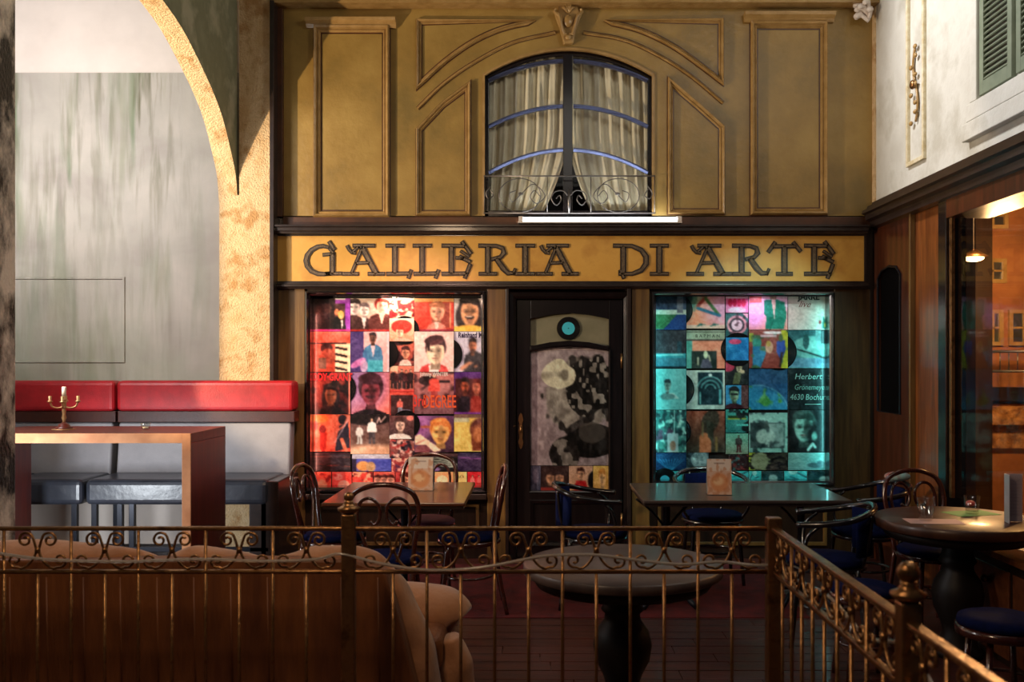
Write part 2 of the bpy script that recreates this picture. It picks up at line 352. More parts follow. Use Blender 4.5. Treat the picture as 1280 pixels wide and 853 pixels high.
# letter strokes: (points, widths) in units of letter height, x scaled to the letter's own width
S8 = .155; s6 = .085
def serif(x, y, w=.3, h=.09): return ([(x-w/2, y), (x+w/2, y)], h)
GL = {
 'G': (1.28, [([(.84,.93),(.66,.98),(.46,.95),(.26,.84),(.12,.66),(.08,.48),(.12,.3),(.26,.13),(.48,.04),(.7,.03),(.9,.05)], [.07,.10,.11,.12,.14,.15,.14,.13,.12,.10,.1]),
              ([(.97,.72),(.97,.03)], .15), ([(.66,.68),(1.02,.72)], .08), ([(.86,1.12),(1.04,.86)], .09), ([(.88,.88),(1.02,.72)], .06), ([(.74,.04),(1.28,.05)], .09)]),
 'A': (1.4, [([(.62,.98),(1.12,.04)], .17), ([(.66,.96),(.28,.04)], .075), ([(.42,.4),(.9,.42)], .08), ([(.34,.99),(1.06,.99)], .09), serif(.25,.04,.52), serif(1.12,.04,.54),
             ([(.14,.98),(.2,.86),(.3,.76),(.42,.74)], .08), ([(.3,.76),(.5,.94)], .07)]),
 'L': (.95, [([(.33,.98),(.33,.04)], .16), serif(.33,.99,.62), ([(.05,.04),(.86,.05)], .1), ([(.9,.16),(.8,-.1)], .09)]),
 'E': (1.15, [([(.34,.98),(.34,.04)], .16), ([(.02,.99),(.82,.98)], .1), ([(.02,.04),(.9,.05)], .1), ([(.5,.58),(.78,.56)], .08), ([(.62,.62),(.98,.44)], .1), ([(.7,1.12),(1.0,.72)], .1), ([(.98,.36),(.8,-.1)], .1), ([(.66,.8),(.94,.62)], .06)]),
 'R': (1.24, [([(.32,.98),(.32,.04)], .16), serif(.32,.04,.58), ([(.02,.99),(.6,.98),(.82,.9),(.86,.74),(.74,.6),(.44,.53)], [.1,.1,.12,.15,.11,.08]), ([(.6,.56),(.84,.22),(1.0,.06),(1.2,.06)], [.14,.16,.13,.07]), ([(1.16,.02),(1.24,.2)], .06)]),
 'I': (.62, [([(.31,.98),(.31,.04)], .17), serif(.31,.99,.62), serif(.31,.04,.62)]),
 'D': (1.2, [([(.32,.98),(.32,.04)], .16), ([(.0,.99),(.6,.98),(.92,.84),(1.08,.62),(1.08,.38),(.92,.16),(.62,.04),(.18,.04)], [.1,.1,.13,.16,.16,.13,.1,.09]), ([(.22,.16),(.34,-.1)], .09)]),
 'T': (1.3, [([(.66,.98),(.66,.04)], .17), ([(.2,.97),(1.12,.97)], .1), serif(.66,.04,.6), ([(.3,1.1),(.04,.78)], .1), ([(1.0,1.1),(1.28,.8)], .1)]),
}
def ribbon(mb, pts, wd, y0, y1, extra=0):
    n = len(pts); W = wd if isinstance(wd, list) else [wd]*n
    P = [Vector(p) for p in pts]; L_, R_ = [], []
    for i in range(n):
        a = P[max(i-1,0)]; c = P[min(i+1,n-1)]; d = (c-a).normalized(); nn = Vector((-d.y, d.x)); q = P[i].copy()
        if i == 0: q -= d*extra
        if i == n-1: q += d*extra
        h = W[i]/2*LH+extra; L_.append(q+nn*h); R_.append(q-nn*h)
    for i in range(n-1): mb.prism([tuple(L_[i]), tuple(L_[i+1]), tuple(R_[i+1]), tuple(R_[i])], y0, y1)
LH = 37/153.2*(SY/FY)
for ch, a, c in [('G',380,427),('A',429,481),('L',482,516),('L',516,550),('E',552,594),('R',598,644),('I',645,668),('A',671,723),('D',767,812),('I',813,835),('A',859,914),('R',915,961),('T',959,1001),('E',1005,1047)]:
    wu, st = GL[ch]; sx = (X(c,SY)-X(a,SY))/wu; bx = X(a,SY); bz = Z(344,SY)
    tr = lambda p: (bx+p[0]*sx, bz+p[1]*LH)
    e = MB(); f = MB()
    for p, wd in st:
        pp = [tr(q) for q in p]; ribbon(e, pp, wd, SY-.008, SY, .006); ribbon(f, pp, [v*.62 for v in wd] if isinstance(wd, list) else wd*.62, SY-.012, SY-.007, 0)
    lo = e.build('letter', M['letter_edge'], sg); f.build('letter_face', M['letter_face'], lo)
# ---- pilasters and panels of the shopfront (planks of wood)
def boardz(name, px0, px1, m, y0=FY-.05, pyt=361, kind_parent=None):
    b = MB(); b.box(X(px0,y0), X(px1,y0), y0, FY+.002, 0, Z(pyt,y0)); o = b.build(name, m, None, .004); tag(o, kind='structure'); return o
boardz('trim_8', 343, 381, M['wood_pil'], FY-.02); boardz('trim_9', 609, 632, M['wood_pil']); boardz('trim_10', 790, 812, M['wood_pil']); boardz('trim_11', 1043, 1088, M['wood_dark2'] if 'wood_dark2' in M else M['wood_pil'], FY-.02)
for i, (a, c) in enumerate([(632,636),(784,789)]): boardz('trim_%d' % (12+i), a, c, M['dark_trim'], FY-.07)
# shelf and panels below the display windows
for k, (a, c, py) in enumerate([(383,609,616),(812,1043,608)]):
    tag(MB().box(X(a), X(c), FY-.10, FY, Z(py+7), Z(py)).build('trim_%d' % (14+k), M['dark_trim'], None, .004), kind='structure')
    b = MB(); b.sweep([(X(a+12), .12), (X(c-12), .12), (X(c-12), Z(py+16)), (X(a+12), Z(py+16))], [(-.015, FY), (-.012, FY-.02), (.012, FY-.02), (.015, FY)]); tag(b.build('trim_%d' % (16+k), M['wood_pil'], None), kind='structure')
# ---- display windows 2 and 3
BY = FY+.10           # backing board
def display(n, x0, x1, y0, y1):
    e = empty('window_%d' % n, (0,0,0), kind='structure')
    path = [(X(x0), Z(y1)), (X(x1), Z(y1)), (X(x1), Z(y0)), (X(x0), Z(y0))]
    b = MB(); b.sweep(path, [(-.0, FY+.12), (.0, FY-.07), (.012, FY-.075), (.022, FY-.05), (.034, FY-.04), (.034, FY+.12)]); b.build('window_frame', M['door_black'], e, 0)
    b = MB(); b.box(X(x0)-.0, X(x1)+.0, BY, BY+.02, Z(y1)-.02, Z(y0)+.02); b.build('backing_board', M['backing'], e)
    b = MB(); b.box(X(x0)+.04, X(x1)-.04, FY-.02, FY-.015, Z(y1)+.04, Z(y0)-.04); b.build('pane', M['glass'], e)
    return e
# ---- left: pillar, arch wall running towards the camera, room behind it
b = MB(); PY = 7.6
b.box(X(274,PY), X(337,PY), PY, FY+.12, 0, Z(244,PY)); b.box(X(299,PY), X(337,PY), PY, FY+.12, Z(244,PY), 5.2)
tag(b.build('pillar', M['sandy'], None), kind='structure')
# the same pillar's upper part beside the arch
AX0, AX1 = -2.55, -2.405
half = [(5.1,4.02),(5.6,4.0),(6.09,3.94),(6.46,3.866),(6.84,3.716),(7.08,3.6),(7.27,3.47),(7.46,3.26),(7.57,3.10),(7.62,2.90)]
curve = [(10.2-y, z) for y, z in half[:0:-1]]+half
curve = [(p[0], p[1]) for p in catmull([(y, z, 0) for y, z in curve], 4)]
poly = [(2.3, 2.9)]+curve+[(7.62, 5.2), (2.3, 5.2)]
vs = [(AX1, y, z) for y, z in poly]+[(AX0, y, z) for y, z in poly]; n = len(poly)
b = MB(); b.add(vs, [tuple(range(n)), tuple(range(n, 2*n))[::-1]])
b.add(vs, [(0, n, 2*n-1, n-1), (n-2, n-1, 2*n-1, 2*n-2), (n-3, n-2, 2*n-2, 2*n-3)])
aw = b.build('wall_arch', M['green_plaster'], None); tag(aw, kind='structure')
m = len(curve); b = MB(); th = .012
vs = []
for i in range(m):
    y, z = curve[i]; vs += [(AX1+.004, y, z), (AX0-.004, y, z), (AX1+.004, y, z+.03), (AX0-.004, y, z+.03)]
for i in range(m-1):
    a = 4*i; c = a+4; b.add(vs[a:a+8], [(0,1,5,4)], True)
b2 = MB(); vv = []
for i in range(m):
    y, z = curve[i]; vv += [(AX1+.003, y, z-.004), (AX0-.003, y, z-.004)]
b2.add(vv, [(2*i, 2*i+1, 2*i+3, 2*i+2) for i in range(m-1)], True)
b2.build('arch_soffit', M['sandy'], aw)
b = MB(); b.box(AX0, AX1, 2.2, 2.5, 0, 2.95); tag(b.build('pillar', M['sandy'], None), kind='structure')
# dark spattered column at the left edge
Yc = 5.1; xr = X(22, Yc+.3)
b = MB(); b.box(xr-.42, xr, Yc, Yc+.3, 0, 5); o = b.build('column', M['dark_stucco'], None, .03); tag(o, kind='structure')
# streaked back wall of the side room, white band above
def streak():
    m = bpy.data.materials.new('streaked_plaster'); m.use_nodes = True; N = m.node_tree.nodes; L = m.node_tree.links; b = N['Principled BSDF']; b.inputs['Roughness'].default_value = .8
    tc = N.new('ShaderNodeTexCoord'); sep = N.new('ShaderNodeSeparateXYZ'); L.new(tc.outputs['Object'], sep.inputs[0])
    def noise(sc, st, det=5, off=(0,0,0)):
        mp = N.new('ShaderNodeMapping'); mp.inputs['Scale'].default_value = st; mp.inputs['Location'].default_value = off; L.new(tc.outputs['Object'], mp.inputs[0])
        n = N.new('ShaderNodeTexNoise'); n.inputs['Scale'].default_value = sc; n.inputs['Detail'].default_value = det; n.inputs['Distortion'].default_value = .3; L.new(mp.outputs[0], n.inputs[0]); return n.outputs[0]
    def ramp(v, *st):
        r = N.new('ShaderNodeValToRGB'); L.new(v, r.inputs[0]); e = r.color_ramp.elements
        e[0].position, e[0].color = st[0][0], (*lin(st[0][1]), 1); e[1].position, e[1].color = st[1][0], (*lin(st[1][1]), 1)
        for p, c in st[2:]: q = e.new(p); q.color = (*lin(c), 1)
        return r.outputs[0]
    def mix(f, a, c):
        x = N.new('ShaderNodeMix'); x.data_type = 'RGBA'; L.new(f, x.inputs[0]); L.new(a, x.inputs[6]); L.new(c, x.inputs[7]); return x.outputs[2]
    def mth(op, a, v):
        q = N.new('ShaderNodeMath'); q.operation = op; L.new(a, q.inputs[0]); q.use_clamp = True
        if isinstance(v, (int, float)): q.inputs[1].default_value = v
        else: L.new(v, q.inputs[1])
        return q.outputs[0]
    base = ramp(noise(2.2, (1,1,1), 8), (.3, (158,150,142)), (.7, (186,178,168)), (.5, (172,166,156)))
    hgt = N.new('ShaderNodeMapRange'); L.new(sep.outputs[2], hgt.inputs[0]); hgt.inputs[1].default_value = 2.5; hgt.inputs[2].default_value = 4.0
    lowh = N.new('ShaderNodeMapRange'); L.new(sep.outputs[2], lowh.inputs[0]); lowh.inputs[1].default_value = 2.3; lowh.inputs[2].default_value = 1.6
    s1 = ramp(noise(4.6, (1.3,1,.13), 8), (.47, (0,0,0)), (.58, (255,255,255))); s2 = ramp(noise(11, (1.6,1,.16), 8, (3,0,0)), (.47, (0,0,0)), (.66, (255,255,255)))
    cl = ramp(noise(1.9, (1.2,1,.25), 3, (7,0,4)), (.40, (30,30,30)), (.58, (255,255,255))); s1 = mth('MULTIPLY', s1, cl); s2 = mth('MULTIPLY', s2, cl)
    f1 = mth('MULTIPLY', s1, mth('ADD', hgt.outputs[0], .34)); f2 = mth('MULTIPLY', s2, mth('ADD', hgt.outputs[0], .22))
    col = ramp(noise(2.2, (1.6,1,.3), 4, (5,0,0)), (.35, (112,116,66)), (.64, (84,74,62)), (.52, (74,108,62)))
    c = mix(f1, base, col); dk = N.new('ShaderNodeRGB'); dk.outputs[0].default_value = (*lin((104,102,78)), 1); c = mix(f2, c, dk.outputs[0])
    gr = N.new('ShaderNodeRGB'); gr.outputs[0].default_value = (*lin((164,174,148)), 1)
    g = mth('MULTIPLY', ramp(noise(2.0, (1,1,.6), 5, (9,0,2)), (.42, (0,0,0)), (.6, (150,150,150))), lowh.outputs[0]); c = mix(g, c, gr.outputs[0])
    L.new(c, b.inputs['Base Color'])
    nb = noise(10, (1,1,.5), 6); bp = N.new('ShaderNodeBump'); bp.inputs['Strength'].default_value = .35; bp.inputs['Distance'].default_value = .02; L.new(nb, bp.inputs['Height']); L.new(bp.outputs[0], b.inputs['Normal'])
    return m
M['streak'] = streak()
b = MB(); b.box(-6.5, X(300), FY, FY+.12, 0, Z(91)); wl = b.build('wall_side_room', M['streak'], None); tag(wl, kind='structure')
b = MB(); b.box(-6.5, X(300), FY+.03, FY+.15, Z(91), 5.4); tag(b.build('wall_side_room_upper', M['white_paint'], None), kind='structure')
b = MB(); b.sweep([(X(-60),Z(452)),(X(155),Z(452)),(X(155),Z(348)),(X(-60),Z(348))], [(-.012,FY),(-.008,FY-.014),(.006,FY-.014),(.012,FY)]); b.build('panel_moulding', M['streak'], wl)
b = MB(); b.box(-6.4, X(337)-.02, FY-.012, FY, .12, .62); b.build('lower_panel', M['white_paint'], wl)
b = MB(); b.box(0, .75, 0, .03, 0, 2.7); o = b.build('wall_light_block', M['green_plaster'], None); o.location = (-3.725, 5.998, 0); o.rotation_euler = (0, 0, math.radians(160)); tag(o, kind='structure')  # unseen panel added to keep the warm lamp off the grey wall
b = MB(); b.box(-6.6, -6.5, 0, 8, 0, 5.4); tag(b.build('wall_left', M['right_plaster'], None), kind='structure')
# ---- right wall
RX = 2.76
RY = lambda px: RX*F/(px-VX)
b = MB(); b.box(RX, RX+.25, 1.0, FY-.0005, 2.78, 5.4); rw = b.build('wall_right', M['right_plaster'], None); tag(rw, kind='structure')
b = MB(); b.box(RX-.012, RX+.05, FY-.06, FY, 2.85, 5.3); b.build('corner_bead', M['sandy'], rw)
# ledge moulding along the wall
prof = [(0,2.90),(-.03,2.895),(-.035,2.87),(-.07,2.862),(-.075,2.835),(-.11,2.825),(-.115,2.80),(-.09,2.79),(-.085,2.75),(-.05,2.735),(-.045,2.69),(0,2.68)]
def ledge(y0, y1):
    b = MB(); n = len(prof); b.add([(RX+a, y0, z) for a, z in prof]+[(RX+a, y1, z) for a, z in prof], [tuple(range(n)), tuple(range(n, 2*n))[::-1]]+[(i, (i+1) % n, (i+1) % n+n, i+n) for i in range(n)]); return b
tag(ledge(1.0, FY-.05).build('trim_20', M['dark_trim'], None), kind='structure')
# boarded pier with an arched niche (hole), then pilaster, then window
def ywall(poly, x0, x1):       # polygon in YZ
    n = len(poly); b = MB(); b.add([(x0, y, z) for y, z in poly]+[(x1, y, z) for y, z in poly], [tuple(range(n)), tuple(range(n, 2*n))[::-1]]+[(i, (i+1) % n, (i+1) % n+n, i+n) for i in range(n)]); return b
y0, y1 = RY(1139), FY-.01; n0, n1 = RY(1126), RY(1098); nz0, nz1, nzt = WZ(516, RY(1112)), WZ(346, RY(1112)), WZ(333, RY(1112)); nm = (n0+n1)/2
arcp = [(n0, nz1), (n0+(nm-n0)*.35, nz1+(nzt-nz1)*.75), (nm, nzt), (n1-(n1-nm)*.35, nz1+(nzt-nz1)*.75), (n1, nz1)]
pier = ywall([(y0, 0), (y1, 0), (y1, 2.7), (nm, 2.7), (nm, nzt)]+arcp[3:]+[(n1, nz0), (nm, nz0), (n0, nz0)]+arcp[:2]+[(nm, nzt), (nm, 2.7), (y0, 2.7)], RX, RX+.1)
b = MB(); b.box(RX, RX+.1, y0, n0, 0, 2.7); b.box(RX, RX+.1, n1, y1, 0, 2.7); b.box(RX, RX+.1, n0, n1, 0, nz0)
b.add([(x, y, z) for x in (RX, RX+.1) for y, z in [(n0, 2.7)]+arcp+[(n1, 2.7)]], [(0,1,2,3,4,5,6), (7,8,9,10,11,12,13)]+[(i, i+1, i+8, i+7) for i in range(1, 5)])
pr = b.build('wall_pier', M['wood_red'], None); tag(pr, kind='structure')
b = MB(); b.box(RX+.02, RX+.06, n0-.02, n1+.02, nz0-.02, nzt+.02); b.build('niche_back', mat('matt_black', (7,6,7), rough=.95, spec=.05), pr)  # black plate, its colour standing in for the niche's dark depth
b = MB(); pts = [(RX-.004, y, z) for y, z in [(n0, nz0)]+arcp+[(n1, nz0)]]; b.tube(pts, .010, 6, True, False); b.build('niche_frame', M['chrome_dark'] if 'chrome_dark' in M else M['metal_black'], pr)
b = MB(); b.box(RX-.02, RX+.02, y0-.03, y0, 0, 2.7); b.build('edge_strip', M['wood_pil'], pr, .004)
b = MB(); b.box(RX+.02, RX+.12, RY(1176), RY(1139)-.03, 0, 2.7); pl2 = b.build('trim_21', M['wood_amber'] if 'wood_amber' in M else M['wood_pil'], None); tag(pl2, kind='structure')
w4 = empty('window_4', (0,0,0), kind='structure')
b = MB(); b.box(RX-.02, RX+.12, RY(1186), RY(1176), 0, 2.7); b.build('frame_post', M['door_black'], w4, .006)
b = MB(); b.box(RX-.005, RX+.02, RY(1190), RY(1187), .7, 2.62); b.build('frame_bead', M['brass'], w4, .003)
b = MB(); b.box(RX-.02, RX+.27, 2.0, RY(1186), 2.56, 2.7); b.build('frame_head', M['wood_red'], w4, .004)
b = MB(); b.box(RX-.08, RX+.3, 2.0, RY(1186), .50, .58); b.build('window_sill', M['wood_red'], w4, .008)
b = MB(); b.box(RX-.0, RX+.12, 2.0, RY(1186), .0, .5); b.build('sill_wall', M['wood_dark'], w4)
b = MB(); b.box(RX+.03, RX+.036, 2.0, RY(1186), .58, 2.56); b.build('pane', M['glass'], w4)
# recessed strip with a gilded floral ornament on the white wall
ya, yb = RY(1156), RY(1138)
b = MB(); zz0 = WZ(199, (ya+yb)/2); zz1 = 5.0
for (p, q, r_, t) in ((ya-.03, ya, zz0-.03, zz1), (yb, yb+.03, zz0-.03, zz1), (ya, yb, zz0-.03, zz0)): b.box(RX-.025, RX, p, q, r_, t)
pn = b.build('strip_panel', M['plaster_ornament'], rw, .004)
orn = empty('floral_ornament', (RX-.015, (ya+yb)/2, WZ(105, 6.8)), label='slim gilded floral vine ornament on the grey white wall', cat='ornament')
b = MB(); b.tube([(0, .04*math.sin(t*3), t*.27) for t in np.linspace(-1, 1, 30)], .009, 6); b.build('vine', M['gold_trim'], orn)
for k in range(9):
    t = -1+k*.25; b = MB(); b.ball((-.012, .05*math.cos(k*2.1), t*.27), .022, 8, 5, (.6, 1.1, .8)); b.build('leaf', M['gold_trim'], orn)
b = MB(); b.ball((-.02, .0, 0), .035, 10, 6, (.6, 1, 1)); b.build('rose', M['brass'], orn)
# white capital in the top corner
cp = empty('corner_capital', (RX-.06, FY-.12, WZ(22, 7.5)), label='white plaster acanthus capital in the upper corner', cat='ornament')
b = MB()
for k in range(16):
    a = k*2.4; b.tube(catmull([(-.02, 0, .0+.012*k), (-.02-.07*abs(math.cos(a)), .06*math.sin(a), .05+.012*k), (-.05-.09*abs(math.cos(a)), .09*math.sin(a), .03+.012*k)], 4), [.016]*4+[.022]*4+[.01], 7)
b.build('leafwork', M['white_paint'], cp)
# shuttered window
w5 = empty('window_5', (0,0,0), kind='structure')
sy0, sy1, sz0, sz1 = 4.75, RY(1230), WZ(122, 5.83), 5.0
b = MB()
for (p, q, r_, t) in ((sy1, sy1+.09, sz0-.02, sz1), (4.6, sy1+.14, sz0-.13, sz0-.02), (4.6, sy1+.2, sz0-.24, sz0-.13)): b.box(RX-.05, RX, p, q, r_, t)
b.build('window_frame', M['right_plaster'], w5, .006)
ym = RY(1274)
for k, (p, q) in enumerate(((ym+.02, sy1-.01), (4.8, ym-.03))):
    sh = MB()
    for (c0, c1, d0, d1) in ((p, p+.05, sz0, sz1), (q-.05, q, sz0, sz1), (p+.05, q-.05, sz0, sz0+.08)): sh.box(RX-.035, RX-.002, c0, c1, d0, d1)
    so = sh.build('shutter', M['shutter'], w5, .003)
    sl = MB(); sl.add([(RX-.034, p+.05, 0), (RX-.034, q-.05, 0), (RX-.005, q-.05, .03), (RX-.005, p+.05, .03), (RX-.028, p+.05, -.006), (RX-.028, q-.05, -.006), (RX+.001, q-.05, .024), (RX+.001, p+.05, .024)], [(0,1,2,3), (4,7,6,5), (0,4,5,1), (1,5,6,2), (2,6,7,3), (3,7,4,0)])
    me = sl.data('slat'); me.materials.append(M['shutter']); zc = sz0+.09
    while zc < 4.9:
        o = bpy.data.objects.new('slat', me); COL.objects.link(o); o.parent = so; o.location = (0, 0, zc); zc += .034
# ---- beyond the right window: added warm lit set standing in for the glass's reflections
bw = empty('reflection_house', (0,0,0), label='orange lit house front set behind the big shop window in place of its reflection', cat='building')
M['orange_wall'] = mat('orange_painted_wall', (172,112,66), (134,84,48), 2.5, .8, c3=(156,98,56)); M['stone'] = mat('rough_yellow_stone', (196,140,80), (120,76,38), 12, .9, bump=1, bscale=25)
BYY = 10.0; bx = lambda px: WX(px, BYY); bz = lambda py: WZ(py, BYY)
b = MB(); b.box(bx(1214), 9.5, BYY, BYY+.2, 0, 6); b.build('wall_plaster', M['orange_wall'], bw)
b = MB(); b.box(bx(1214), 9.5, BYY-.06, BYY, bz(560), bz(505)); b.build('stone_band', M['stone'], bw)
b = MB(); b.box(bx(1212), 9.5, BYY-.14, BYY, bz(500), bz(484)); b.build('ledge', M['wood_dark'], bw)
b = MB(); b.box(bx(1210), 9.5, BYY-.16, BYY, bz(530), bz(508)); b.build('stone_ledge', M['stone'], bw)
for (a, c, d, e) in ((1224,1256,256,284),(1224,1254,326,352),(1230,1250,390,430),(1262,1296,390,430)):
    wf = MB(); wf.sweep([(bx(a),bz(e)),(bx(c),bz(e)),(bx(c),bz(d)),(bx(a),bz(d))], [(-.02,BYY),(-.02,BYY-.04),(.02,BYY-.04),(.02,BYY)]); wf.box((bx(a)+bx(c))/2-.012,(bx(a)+bx(c))/2+.012,BYY-.03,BYY,bz(e),bz(d)); wf.box(bx(a),bx(c),BYY-.03,BYY,(bz(d)+bz(e))/2-.01,(bz(d)+bz(e))/2+.01)
    wo = wf.build('window_frame', M['gold_trim'], bw); b = MB(); b.box(bx(a), bx(c), BYY-.012, BYY-.002, bz(e), bz(d)); b.build('pane', M['teal_pane'] if d > 380 and 'teal_pane' in M else M['iron'], wo)
b = MB(); b.tube([(bx(1222),BYY-.3,bz(440)),(9,BYY-.3,bz(440))], .015, 6); b.tube([(bx(1222),BYY-.3,bz(464)),(9,BYY-.3,bz(464))], .015, 6)
for k in range(14): b.tube([(bx(1222)+k*.09,BYY-.3,bz(464)),(bx(1222)+k*.09,BYY-.3,bz(440))], .007, 5)
b.build('balcony_railing', M['iron'], bw)
b = MB(); b.box(bx(1192), bx(1212), BYY-.5, BYY-.2, 0, 6); tag(b.build('reflection_column', M['dark_brown_stucco'] if 'dark_brown_stucco' in M else M['wood_dark'], None), 'dark rough column set behind the shop window glass in place of its reflection', 'column')
b = MB(); b.box(RX+.3, 9.5, 2.2, 12, -.05, 0); tag(b.build('floor_reflection_set', M['stone'], None), kind='structure')
b = MB(); b.box(5.6, 5.7, 2.2, 7.0, 0, 5); tag(b.build('wall_reflection_set', M['orange_wall'], None), kind='structure')
lp_ = empty('reflection_lamp', (WX(1217,9.0), 9.0, WZ(322,9.0)), label='small glowing ceiling lamp set behind the big shop window in place of its reflection', cat='lamp')
b = MB(); b.lathe([(.10,0),(.13,.01),(.05,.06),(.02,.08)], n=16); b.build('lamp_shade', M['brass'], lp_)
b = MB(); b.ball((0,0,-.005), .07, sc=(1.4,1,.5)); b.build('bulb', emis('warm_bulb', (1,.55,.2), 22), lp_)
b = MB(); b.tube([(0,0,.07),(0,0,3)], .006, 5); b.build('cord', M['iron'], lp_)
light('reflection_set_light', 'POINT', (WX(1250,8.4), 8.3, WZ(330,8.4)), 200, (1,.55,.22), size=.15)  # added to light the stand-in house behind the glass
light('window_warm_lamp', 'SPOT', (4.3, 6.7, 2.9), 100, (1,.5,.16), (2.3, 5.0, .75), size=.05, spot=40, blend=.4)
# ---- floor: joined boards with real joints
b = MB(); b.box(-7, RX+.3, .5, 8.3, -.08, -.02); fl = b.build('floor', M['wood_dark'], None); tag(fl, kind='structure')
M['plank'] = mat('worn_red_brown_plank', (92,40,28), (52,26,20), 4, .42, stretch=(.5,5,1), coat=.15, bump=.15, bscale=30, c3=(72,34,26))
b = MB(); b.box(-6.5, -1.55, .5, 7.69, -.02, 0); b.box(1.9, RX, .5, 7.69, -.02, 0); b.box(-1.55, 1.9, .5, 4.2, -.02, 0); b.build('outer_boards', M['plank'], fl)
pm = {}
y = 4.2; row = 0
rng = random.Random(3)
while y < 7.66:
    x = -1.55-(0 if row % 2 else .0); first = .35+rng.random()*.7
    while x < 1.9:
        L_ = first if first else .95; first = 0
        x2 = min(x+L_, 1.9)
        if x2-x < .12: break
        key = round(x2-x, 2)
        if key not in pm:
            q = MB(); q.box(.002, key-.003, .002, .136, -.02, 0); pm[key] = q.data('plank'); pm[key].materials.append(M['plank'])
        o = bpy.data.objects.new('plank', pm[key]); COL.objects.link(o); o.parent = fl; o.location = (x, y, rng.uniform(-.0015, .0)); x = x2
    y += .14; row += 1
b = MB(); b.box(-1.0, 1.72, 5.9, 7.45, 0, .004); o = b.build('carpet', M['rug'], None); tag(o, 'dark red carpet laid on the boards in front of the black door', 'carpet')
# ---- the black door
d1 = empty('door_1', (0,0,0), kind='structure')
DY = FY+.0
b = MB(); b.sweep([(X(645),0.0),(X(645),Z(374)),(X(779),Z(374)),(X(779),0.0)], [(-.0,DY+.1),(-.0,DY-.03),(.02,DY-.05),(.05,DY-.06),(.06,DY-.03),(.06,DY+.1)], False); b.build('door_frame', M['door_black'], d1)
arc2 = lambda x0, x1, ye, ym: [(X(x0), Z(ye)), (X(x0+(x1-x0)*.25), Z(ye+(ym-ye)*.72)), (X((x0+x1)/2), Z(ym)), (X(x0+(x1-x0)*.75), Z(ye+(ym-ye)*.72)), (X(x1), Z(ye))]
L0, L1, G0, G1 = 646, 778, 663, 761; Yd0, Yd1 = DY, DY+.05
b = MB(); b.box(X(L0), X(G0), Yd0, Yd1, .01, Z(375)); b.box(X(G1), X(L1), Yd0, Yd1, .01, Z(375)); b.box(X(G0), X(G1), Yd0, Yd1, .01, Z(614))
b.prism([(X(G0),Z(375))]+[(x,z) for x,z in arc2(G0,G1,399,392)]+[(X(G1),Z(375))], Yd0, Yd1)
b.prism(arc2(G0,G1,439,432)+arc2(G0,G1,433,426)[::-1], Yd0-.012, Yd1)
leaf = b.build('door_leaf', M['door_black'], d1, .004)
b = MB(); b.sweep([(X(G0),Z(614)),(X(G1),Z(614))]+arc2(G0,G1,439,434)[::-1], [(-.014,Yd0),(-.01,Yd0-.014),(.0,Yd0-.01),(.004,Yd0+.01)]); b.build('glazing_bead', M['door_black'], d1)
b = MB(); b.sweep([(X(665),.12),(X(759),.12),(X(759),Z(628)),(X(665),Z(628))], [(-.02,Yd0),(-.014,Yd0-.02),(.01,Yd0-.012),(.02,Yd0)]); b.build('lower_panel', M['door_black'], d1)
b = MB(); b.prism([(X(G0),Z(432)),(X(G1),Z(432))]+arc2(G0,G1,399,392)[::-1], Yd0+.03, Yd0+.036); b.build('upper_panel', mat('olive_grey_board', (112,108,84), (128,122,98), 6, .6), d1)
hd = empty('door_handle', (X(651), DY, Z(539)), ); hd.parent = d1
b = MB(); b.prism([(-.012,-.13),(0,-.15),(.012,-.13),(.02,-.09),(.012,-.06),(.018,0),(.012,.06),(.02,.09),(.012,.13),(0,.15),(-.012,.13),(-.02,.09),(-.012,.06),(-.018,0),(-.012,-.06),(-.02,-.09)], -.008, 0); b.build('back_plate', M['brass'], hd)
b = MB(); b.tube(catmull([(0,-.01,.04),(0,-.03,.04),(0,-.05,.03),(.006,-.055,.0)],4), .008, 8); b.build('lever', M['brass'], hd)
for z_ in (.25, 1.55): b = MB(); b.tube([(X(777),DY-.01,z_),(X(777),DY-.01,z_+.12)], .009, 8); b.build('hinge', M['brass'], d1)
